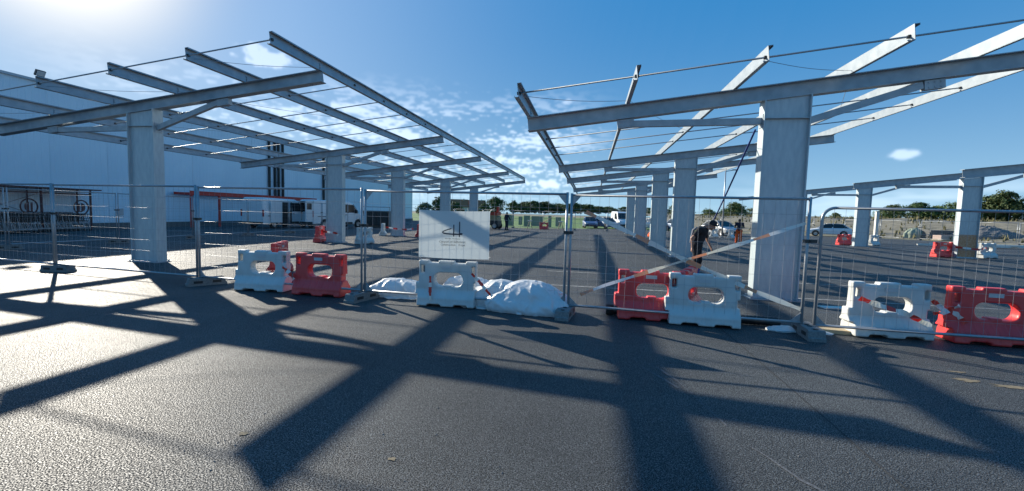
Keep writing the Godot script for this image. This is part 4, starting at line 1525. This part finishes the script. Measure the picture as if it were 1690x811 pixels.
func make_trees():
	var dark := Color(.022, .056, .014)
	var mid := Color(.070, .125, .030)
	var olive := Color(.095, .115, .03)
	var kinds := [
		tree_mesh(1, 7, 7.5, .1, .03, .40, dark, mid, 76, 44),
		tree_mesh(2, 6.5, 9.0, -.1, .02, .42, dark, mid, 84, 44),
		tree_mesh(3, 7, 4.0, .0, .04, .36, dark, mid, 60, 40),
		tree_mesh(4, 5, 7.5, .15, .02, .32, mid, olive, 90, 46),
		tree_mesh(5, 7, 7.2, -.2, .06, .32, dark, olive, 90, 50),
		tree_mesh(6, 3, 5.0, .0, .02, .24, mid, olive, 44, 40)]
	var protos := []
	# kind, x, distance, scale, label, group
	var list := []
	list.append([2, -54, 150, 1.05, "narrow pointed dark tree at the corner of the store", ""])
	list.append([1, -57, 146, .72, "bushy dark tree left of the narrow pointed one by the store", ""])
	list.append([1, -48.5, 152, .82, "round dark tree between store corner and the next column", ""])
	list.append([0, -37, 150, .66, "round tree behind the far columns of the left carport", ""])
	list.append([1, -34, 156, .92, "broad rounded tree directly right of the last left carport column", ""])
	list.append([2, -26.5, 150, .70, "slim dark tree above the red and tan lift", ""])
	var r := RandomNumberGenerator.new()
	r.seed = 15
	for k in 22:
		var f := k / 21.0
		var sc := .66 if f < .62 else lerpf(.66, .36, (f - .62) / .38)
		list.append([[0, 1, 4, 1][k % 4], lerpf(-33, 9, f) + r.randf_range(-1, 1), 196 + r.randf_range(-8, 10), sc * r.randf_range(.62, 1.18), nth(k) + " dark tree from the left in the line beyond the green field", "tree line beyond the green field"])
	for k in 20:
		var f := k / 19.0
		list.append([[1, 5, 0, 5][k % 4], lerpf(8, 66, f) + r.randf_range(-1.5, 1.5), 205 + r.randf_range(-10, 25), r.randf_range(.35, .55), nth(k) + " low tree from the left on the horizon behind the parked cars", "low trees on the horizon behind the cars"])
	list.append([1, 21.5, 118, .48, "small tree between the second and third right columns", ""])
	list.append([5, 27.5, 112, .7, "low bush beyond the stooping man", ""])
	list.append([3, 33.4, 112, .72, "lone green rounded tree right of the mast", ""])
	list.append([5, 40, 120, .8, "low dark bush between the lone tree and the near column", ""])
	# right hand hedge on the bank
	for k in 11:
		var f := k / 10.0
		list.append([[3, 4, 0, 3][k % 4], lerpf(58, 86, f) + r.randf_range(-1, 1), lerpf(100, 90, f) + r.randf_range(-3, 5), lerpf(.44, .68, sin(f * PI)) * r.randf_range(.85, 1.15), nth(k) + " leafy tree from the left in the belt on the spoil bank", "tree belt on the spoil bank"])
	list.append([4, 72.5, 93, .80, "tallest tree in the belt right of the second column", ""])
	list.append([3, 51, 104, .30, "small rounded bush left of the far white post", ""])
	for k in 7:
		var f := k / 6.0
		list.append([[4, 3, 4, 0][k % 4], lerpf(81, 110, f), lerpf(74, 64, f) + r.randf_range(-2, 3), r.randf_range(.66, .86), nth(k) + " tall olive tree from the left at the right picture edge", "tall trees at the right edge"])
	var first := {}
	for t in list:
		var k: int = t[0]
		var at := V(t[1], -.1, t[2])
		at.y += bank_height(t[1], t[2])
		var names := ["dense_tree", "broad_tree", "narrow_tree", "low_tree", "tall_tree", "bush"]
		var o: Node3D
		if not first.has(k):
			o = thing(names[k], t[4], "tree" if k != 5 else "bush", at, r.randf() * TAU, t[5])
			obj("trunk", kinds[k][0], M.bark, o)
			obj("crown", kinds[k][1], M["leaf%d" % (k % 4)], o)
			first[k] = o
		else:
			o = dup(first[k], t[4], at, r.randf() * TAU)
			if t[5]: o.set_meta("group", t[5])
			elif o.has_meta("group"): o.remove_meta("group")
		var wide := 1.0
		if t[5].begins_with("tree line") or t[5].begins_with("low trees"): wide = 1.7
		elif t[5].begins_with("tree belt") or t[5].begins_with("tall"): wide = 1.45
		o.scale = Vector3(wide, 1, wide) * float(t[3])

# ------------------------------------------------------------------ smaller site objects
func make_site():
	# lift with a raised red basket, half behind the sign
	var l := thing("work_lift", "red and tan mobile work lift standing beyond the sign", "lift", V(-10.3, 0, 44.2), -.15)
	var mb := MB.new(); mb.box(Vector3(0, .62, 0), Vector3(2.3, .5, 1.2)); obj("chassis", mb, M.darkmetal, l)
	mb = MB.new()
	mb.prism(PackedVector2Array([Vector2(-1.15, .88), Vector2(1.1, .88), Vector2(1.1, 1.25), Vector2(.9, 1.38), Vector2(-1.15, 1.38)]), Transform3D(Basis.IDENTITY, Vector3(0, 0, -.55)), 1.1)
	obj("housing", mb, M.machine_tan, l)
	mb = MB.new()
	mb.box(Vector3(-.1, 1.52, 0), Vector3(2.3, .26, 1.15))
	for s in [-1, 1]:
		mb.bar(Vector3(-.6, 1.45, s * .3), Vector3(1.1, 1.75, s * .3), .1, .12)
	mb.box(Vector3(.95, 1.95, 0), Vector3(.22, .7, .3))
	obj("boom", mb, M.machine_red, l)
	for x in [-.85, .85]:
		for s in [-1, 1]: wheel(l, Vector3(x, .36, s * .6), .36, .25)
	# lamp mast
	var p := thing("lamp_mast", "thin dark lamp mast standing left of the lone green tree", "lamp post", V(11.6, 0, 42))
	mb = MB.new(true); mb.tube([Vector3(0, 0, 0), Vector3(0, 3, 0), Vector3(0, 5.9, 0)], [.075, .06, .045], 10); obj("pole", mb, M.fence, p)
	mb = MB.new(); mb.box(Vector3(0, .02, 0), Vector3(.35, .04, .35)); obj("base_plate", mb, M.fence, p)
	mb = MB.new(); mb.bar(Vector3(0, 5.85, 0), Vector3(.7, 5.98, 0), .05, .05); mb.box(Vector3(.75, 5.99, 0), Vector3(.45, .07, .2)); obj("lantern", mb, M.darkmetal, p)
	# white post
	var w := thing("steel_post", "white square steel post standing right of the far column", "post", V(21.1, 0, 37.3))
	mb = MB.new(); mb.box(Vector3(0, 1.25, 0), Vector3(.20, 2.5, .20)); obj("shaft", mb, M.render_wall, w)
	mb = MB.new(); mb.box(Vector3(0, .02, 0), Vector3(.4, .04, .4)); mb.box(Vector3(0, 2.51, 0), Vector3(.23, .03, .23)); obj("plate", mb, M.steel, w)
	# black pipe by the barriers
	var pp := thing("black_pipe", "black ribbed plastic pipe lying along the fence behind the barriers", "pipe", V(0, 0, 0))
	mb = MB.new(true)
	var pts := []
	var rad := []
	for k in 90:
		var f := k / 89.0
		pts.append(V(lerpf(.36, 2.86, f), .078, lerpf(7.26, 7.16, f)))
		rad.append(.075 if k % 2 else .067)
	mb.tube(pts, rad, 12)
	obj("hose", mb, M.black_pipe, pp)
	mb = MB.new(true); mb.tube([V(.30, .085, 7.263), V(.42, .085, 7.259)], .084, 14); obj("coupling", mb, M.rubber, pp)
	# cream board under the corner of the right panel
	mb = MB.new(); mb.box(Vector3(0, .03, 0), Vector3(.62, .055, .16))
	var bd := obj("timber_board", mb, M.board)
	bd.position = V(3.45, 0, 7.02); bd.rotation.y = -.12
	tag(bd, "short cream timber board lying by the fence foot", "board")
	mb = MB.new(); mb.box(Vector3(0, .012, 0), Vector3(.5, .02, .22))
	bd = obj("white_board", mb, M.render_wall)
	bd.position = V(4.55, 0, 9.05); bd.rotation.y = .1
	tag(bd, "flat white board on the ground right of the near column", "board")
	# blue lashing strap from column head to the next column's foot
	mb = MB.new()
	var prev := Vector3.ZERO
	for k in 21:
		var f := k / 20.0
		var q := V(lerpf(3.255, 4.35, f), lerpf(3.46, .25, f) - .10 * sin(PI * f), lerpf(9.9, 19.0, f))
		if k: mb.bar(prev, q, .036, .014, Vector3.UP)
		prev = q
	tag(obj("lashing_strap", mb, M.strap), "dark blue strap slung from the near column down towards the next", "strap")
	# gravel heap
	bundle("dark gravel heap beyond the fence at the right", V(43.3, .0, 57.5), 3.6, 2.6, 1.65, 71, .2, [[-.1, 0, 1.0, .7]], "gravel_heap", M.gravel).set_meta("category", "gravel heap")
	# stacked materials by the fence
	var st := thing("material_stack", "stack of dark grey slabs with a pale sack at its left end", "stack", V(38.8, .05, 57.8), .3)
	for k in 4:
		mb = MB.new(); mb.box(Vector3(.02 * k, .15 + k * .24, 0), Vector3(3.6 - .2 * k, .22, 1.2)); obj("slab", mb, M.plinth, st)
	var sk = bundle("pale grey sack resting left of the dark slabs", V(36.9, .02, 58.2), 1.15, .8, 1.15, 81, .4, [[0, 0, 1, 1.2]], "rubble_sack", M.pale_sheet)
	sk.set_meta("category", "sack")
	var pk := thing("block_pallet", "low pallet of pinkish blocks in front of the grey slabs", "pallet", V(37.3, 0, 54.4), .4)
	for k in 3:
		for j in 2:
			mb = MB.new(); mb.box(Vector3(-.7 + k * .7, .25 + j * .22, 0), Vector3(.66, .20, .8)); obj("block", mb, M.pink_block, pk)
	mb = MB.new(); mb.box(Vector3(0, .07, 0), Vector3(2.1, .12, .9)); obj("pallet_deck", mb, M.timber, pk)
	# long white profiles at the right edge
	for k in 4:
		var a := V(27.6 + k * .9, .06 + .09 * (k % 2), 38.4 + k * .2)
		mb = MB.new(); mb.box(Vector3(0, .06, 0), Vector3(6.2, .12, .16))
		var o := obj("white_beam", mb, M.render_wall)
		o.position = a
		o.rotation.y = .05 + .03 * k
		tag(o, "long white beam lying in the pile at the right edge", "beam", "white beams lying at the right edge")
	mb = MB.new(); mb.box(Vector3(0, .06, 0), Vector3(2.4, .12, .25))
	var o2 := obj("white_beam", mb, M.render_wall)
	o2.position = V(31.2, 0, 34.5)
	o2.rotation.y = -.3
	tag(o2, "short white beam lying apart in front of the pile at the right edge", "beam", "white beams lying at the right edge")
	# dark container by the store
	var c := thing("waste_container", "dark open waste container by the store behind the columns", "container", V(-19.4, 0, 38.2), .1)
	mb = MB.new(); mb.prism(PackedVector2Array([Vector2(-1.1, .2), Vector2(1.1, .2), Vector2(1.25, 1.45), Vector2(-1.25, 1.45)]), Transform3D(Basis.IDENTITY, Vector3(0, 0, -.8)), 1.6); obj("body", mb, M.darkmetal, c)
	for k in 5:
		mb = MB.new(); mb.bar(Vector3(-1.0 + k * .5, .25, .83), Vector3(-1.05 + k * .525, 1.42, .83), .07, .05, Vector3.RIGHT); obj("rib", mb, M.darkmetal, c)
	mb = MB.new(); mb.box(Vector3(0, 1.5, 0), Vector3(2.6, .08, 1.7)); mb.box(Vector3(0, .1, 0), Vector3(1.9, .2, 1.2)); obj("rim_and_skid", mb, M.plinth, c)
	for s in [-1, 1]:
		mb = MB.new(); mb.box(Vector3(s * 1.3, .95, .9), Vector3(.05, 1.9, .05)); obj("guard_post", mb, M.fence, c)
	mb = MB.new(); mb.box(Vector3(0, 1.88, .9), Vector3(2.6, .04, .05)); obj("guard_rail", mb, M.maroon, c)
	# pale panels standing by the field
	for k in 6:
		mb = MB.new(); mb.box(Vector3(0, .72, 0), Vector3([.9, .5, .8, 1.5, .4, .7][k], [1.5, 1.1, 1.4, 1.3, 1.5, 1.2][k], .05))
		var e := obj("pale_board", mb, M.pale_sheet)
		e.position = V([-10.6, -9.2, -8.3, -6.9, -5.2, -4.1][k], 0, 58 - k * .3)
		e.rotation.y = .1 * (k % 2)
		tag(e, ["wide pale board standing leftmost at the field edge", "narrow low pale board second from the left at the field edge", "tall pale board third from the left at the field edge", "widest pale board in the row at the field edge", "narrowest tall pale board at the field edge", "rightmost pale board in the row at the field edge"][k], "board", "pale boards at the field edge")
	# trestles beside the red barrier
	for k in 2:
		var q := thing("work_trestle", ["pale trestle left of the far red barrier", "pale trestle right of the far red barrier"][k], "trestle", V(-6.6 if k == 0 else -3.2, 0, 48.0), .2, "pale trestles by the field")
		for s in [-1, 1]:
			mb = MB.new(); mb.bar(Vector3(-.28, 0, s * .25), Vector3(-.05, .85, s * .1), .05, .05, Vector3.RIGHT); mb.bar(Vector3(.28, 0, s * .25), Vector3(.05, .85, s * .1), .05, .05, Vector3.RIGHT); obj("leg", mb, M.timber, q)
		mb = MB.new(); mb.box(Vector3(0, .9, 0), Vector3(.5, .1, .3)); obj("top", mb, M.render_wall, q)
	mb = MB.new(); mb.bar(V(-5.1, .75, 47.8), V(-3.9, 1.55, 48.2), .08, .05)
	tag(obj("leaning_plank", mb, M.board), "yellow plank leaning up from behind the far red barrier", "plank")
	# houses far behind the sign
	for k in 2:
		var hs := thing("far_house", ["far house with an orange tiled roof left of the last column", "far pale house with a tan roof between the columns"][k], "house", V([-62.0, -70.0][k], 0, [235.0, 228.0][k]), .2)
		mb = MB.new(); mb.box(Vector3(0, 2.2, 0), Vector3(9, 4.4, 7)); obj("wall", mb, M.render_wall, hs)
		mb = MB.new(); mb.prism(PackedVector2Array([Vector2(-4.1, 4.4), Vector2(4.1, 4.4), Vector2(0, 8.6)]), Transform3D(Basis(Vector3(0, 0, -1), Vector3.UP, Vector3(1, 0, 0)), Vector3(-4.8, 0, 0)), 9.6); var rf := obj("roof", mb, M.orange_tile, hs)
		mb = MB.new(); mb.box(Vector3(2.5, 8.2, 0), Vector3(.8, 1.4, .8)); obj("chimney", mb, M.render_wall, rf)
		for j in 3:
			mb = MB.new(); mb.box(Vector3(-2.8 + j * 2.8, 2.4, 3.51), Vector3(1.2, 1.5, .06)); obj("window", mb, M.glass, hs)

# ------------------------------------------------------------------ the near fence and everything tied to it
func make_fences():
	var P := [Vector2(-16.9, 8.55), Vector2(-12.07, 8.03), Vector2(-7.76, 7.56), Vector2(-3.94, 7.16), Vector2(-.34, 6.98), Vector2(3.03, 6.77)]
	var labels := ["mesh fence panel at the left edge, in front of the trolley shelter",
		"mesh fence panel in front of the first carport column at the left",
		"mesh fence panel behind the left white and red barriers",
		"mesh fence panel that carries the white sign",
		"mesh fence panel crossed by two faded tapes",
		"mesh fence panel with a rounded corner at the right edge"]
	for k in 5:
		var opt := {plates = [[], [], [2, 3], [0, 1, 2, 3], [0, 2, 3]][k], h = [1.985, 1.975, 1.955, 1.93, 1.915][k]}
		fence_panel("mesh_fence", labels[k], P[k], P[k + 1], "near mesh fence panels", opt)
	fence_panel("mesh_fence", labels[5], Vector2(3.12, 6.76), Vector2(6.75, 6.66), "near mesh fence panels", {rounded = true, h = 1.80, lo = .15, plates = [2]})
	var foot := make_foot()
	var feet := [[-12.0, 8.03, .12, "grey fence foot lying lengthways below the leftmost fence joint"], [-7.62, 7.60, 1.0, "grey fence foot left of the front white barrier"], [-3.94, 7.12, 1.35, "grey fence foot between the red barrier and the sheeting"], [-.34, 6.92, 1.45, "grey fence foot right of the largest sheeting bundle"], [3.06, 6.72, 1.5, "grey fence foot at the joint left of the taped white barrier"]]
	for k in feet.size():
		var f = feet[k]
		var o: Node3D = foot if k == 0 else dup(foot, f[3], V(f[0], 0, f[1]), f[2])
		o.position = V(f[0], 0, f[1]); o.rotation.y = f[2]
		o.set_meta("label", f[3]); o.set_meta("group", "feet of the near fence")
	# inner fence along the store side
	var proto: Node3D = null
	var far_list := []
	for k in 7:
		far_list.append([Vector2(-18.65, 7.75 + k * 3.4), PI / 2, nth(k) + " fence panel from the camera in the shaded line along the store", "shaded fence line along the store"])
	for k in 8:
		far_list.append([Vector2(-22.4 + k * 3.45, 49.2 - .12 * k), -.02, nth(k) + " fence panel from the left before the green field", "fence line before the green field"])
	for k in 7:
		far_list.append([Vector2(5.6 + k * 3.45, 58.2), 0.0, nth(k) + " fence panel from the left behind the parked cars", "fence line behind the parked cars"])
	var a := Vector2(29.5, 58.0)
	for k in 7:
		far_list.append([a, -.88, nth(k) + " fence panel from the left before the spoil bank", "fence line before the spoil bank"])
		a += Vector2(cos(-.88), sin(-.88)) * 3.45
	var feet_done := {}
	for e in far_list:
		var d := Vector2(cos(e[1]), sin(e[1]))
		if proto == null:
			proto = fence_panel("far_mesh_fence", e[2], e[0], e[0] + d * 3.38, e[3], {h = 1.98, plates = []})
			proto.set_meta("category", "fence")
		else:
			dup(proto, e[2], V(e[0].x, 0, e[0].y), e[1], e[3])
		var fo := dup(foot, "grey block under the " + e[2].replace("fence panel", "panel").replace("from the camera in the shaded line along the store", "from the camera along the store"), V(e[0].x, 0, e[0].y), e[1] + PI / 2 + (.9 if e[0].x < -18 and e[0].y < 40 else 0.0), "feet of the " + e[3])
	# tapes
	tape("long faded tape rising to the right across the crossed panel", [V(-.12, .35, 6.99), V(.25, .52, 6.97), V(1.45, .985, 6.93), V(2.2, 1.265, 6.88), V(2.98, 1.58, 6.82)], .052, [.26, .62, "tape_faded"], .8)
	tape("long faded tape falling to the right across the crossed panel", [V(-.08, 1.66, 7.0), V(.6, 1.36, 6.97), V(1.45, .965, 6.95), V(2.4, .565, 6.87), V(3.0, .35, 6.82)], .062, [.20, .66, "tape_faded"], .2)
	tape("red and white tape slung across the right white barrier", [V(3.72, .56, 6.80), V(3.98, .47, 6.76), V(4.3, .38, 6.78), V(4.62, .22, 6.80)], .07, [.16, .18, "tape_red"], .7)
	tape("red and white tape knotted between the right white and red barriers, falling", [V(4.70, .56, 6.95), V(4.82, .45, 6.93), V(4.96, .40, 6.9), V(5.05, .28, 6.85)], .06, [.10, .10, "tape_red"], .8)
	tape("red and white tape knotted between the right white and red barriers, rising", [V(4.70, .38, 6.92), V(4.82, .41, 6.9), V(4.98, .52, 6.88)], .06, [.09, .10, "tape_red"], .8)
	tape("short tape hanging down the left part of the barrier under the sign", [V(-2.62, .52, 6.97), V(-2.61, .40, 6.95), V(-2.60, .22, 6.92), V(-2.59, .12, 6.92)], .05, [.12, .10, "tape_red"], .6)
	tape("short tape running from the barrier under the sign onto the sheeting", [V(-1.90, .60, 6.95), V(-1.78, .50, 6.93), V(-1.6, .32, 6.88), V(-1.52, .25, 6.86)], .05, [.11, .09, "tape_red"], .6)
	tape("red and white tape strung from the edgeways red barrier to the second column", [V(-12.5, .52, 18.9), V(-12.1, .50, 18.9), V(-11.75, .46, 18.9), V(-11.7, .36, 18.9)], .10, [.25, .3, "tape_red"], .4)
	tape("red and white tape strung between barriers past the third column", [V(-12.7, .55, 25.8), V(-12, .48, 25.7), V(-11.3, .44, 25.7), V(-10.9, .5, 25.9)], .10, [.3, .3, "tape_red"], .4)
	tape("red and white tape strung past the rust stained column", [V(17.8, .55, 25.2), V(18.6, .47, 24.9), V(19.4, .55, 25.6)], .09, [.3, .3, "tape_red"], .4)
	tape("red and white tape joining the front white and red barriers", [V(-5.62, .50, 7.25), V(-5.45, .40, 7.22), V(-5.35, .28, 7.2)], .07, [.12, .08, "tape_red"], .7)
	# sheeting
	bag("white plastic sheeting bundle between red barrier and the barrier under the sign", V(-3.42, 0, 7.78), .12, 101, [[-.18, .12, .0, .40, .20, .30], [.28, .10, .05, .40, .16, .28], [-.5, .07, .1, .25, .10, .2]], Vector3(-.2, .33, 0))
	bag("white plastic sheeting bundle seen through the hand hole of the barrier under the sign", V(-2.25, 0, 7.95), -.1, 111, [[.0, .16, .0, .48, .25, .32], [.35, .12, .05, .35, .20, .28]], Vector3(.1, .42, 0))
	bag("white plastic sheeting bundle left of the largest one, behind tape", V(-1.58, 0, 7.42), .25, 121, [[.1, .17, .0, .40, .28, .34], [-.3, .10, -.05, .30, .17, .28]], Vector3(.12, .46, .02))
	bag("largest white plastic sheeting bundle, against the fence joint", V(-.98, 0, 7.20), -.05, 131, [[.05, .19, .0, .52, .31, .36], [.42, .11, .03, .28, .20, .30], [-.42, .10, .05, .30, .18, .30], [.1, .06, .22, .5, .12, .2]], Vector3(.12, .52, .03))
	bundle("crumpled white sheet under the fence foot by the pipe end", V(2.86, 0, 6.98), .26, .16, .05, 141, .4, [[0, 0, 1, .8]])
	bundle("small white sheet scrap right of the fence foot", V(3.28, 0, 6.95), .18, .10, .035, 151, -.3, [[0, 0, 1, .8]])

func _ready():
	rng.seed = 20
	make_light()
	make_materials()
	M.sign_plain = mat(Color(.5, .51, .52), .35)
	make_ground()
	make_store()
	var ps := [-5.05, -2.97, -.90, 1.17, 3.25, 5.33]
	carport("solar_carport", "left row bare galvanised carport frame beside the store", -12.07, 4.10, [10.21, 19.31, 26.24, 35.41, 44.53], 8.45, 44.75, ps, [8.5, 11.8, 13.6, 15.4, 17.25, 22.2, 24.15, 28.5, 30.7, 32.9, 37.6, 39.8, 42.0])
	carport("solar_carport", "middle row bare galvanised carport frame with the near wide column", 3.71, 4.02, [9.70, 19.0, 25.56, 34.9, 43.2], 8.0, 43.4, ps, [8.12, 11.3, 13.05, 14.75, 16.5, 21.4, 23.4, 28, 30.2, 32.4, 37, 39, 41])
	carport("solar_carport", "right row unfinished carport frame without purlins, one column rust stained", 18.3, 3.95, [18.64, 25.34, 33.93, 43.1], 18, 43, [], [], 1)
	make_trees()
	make_trolleys()
	make_vehicles()
	make_site()
	make_barriers()
	make_fences()
	make_sign()
	make_people()
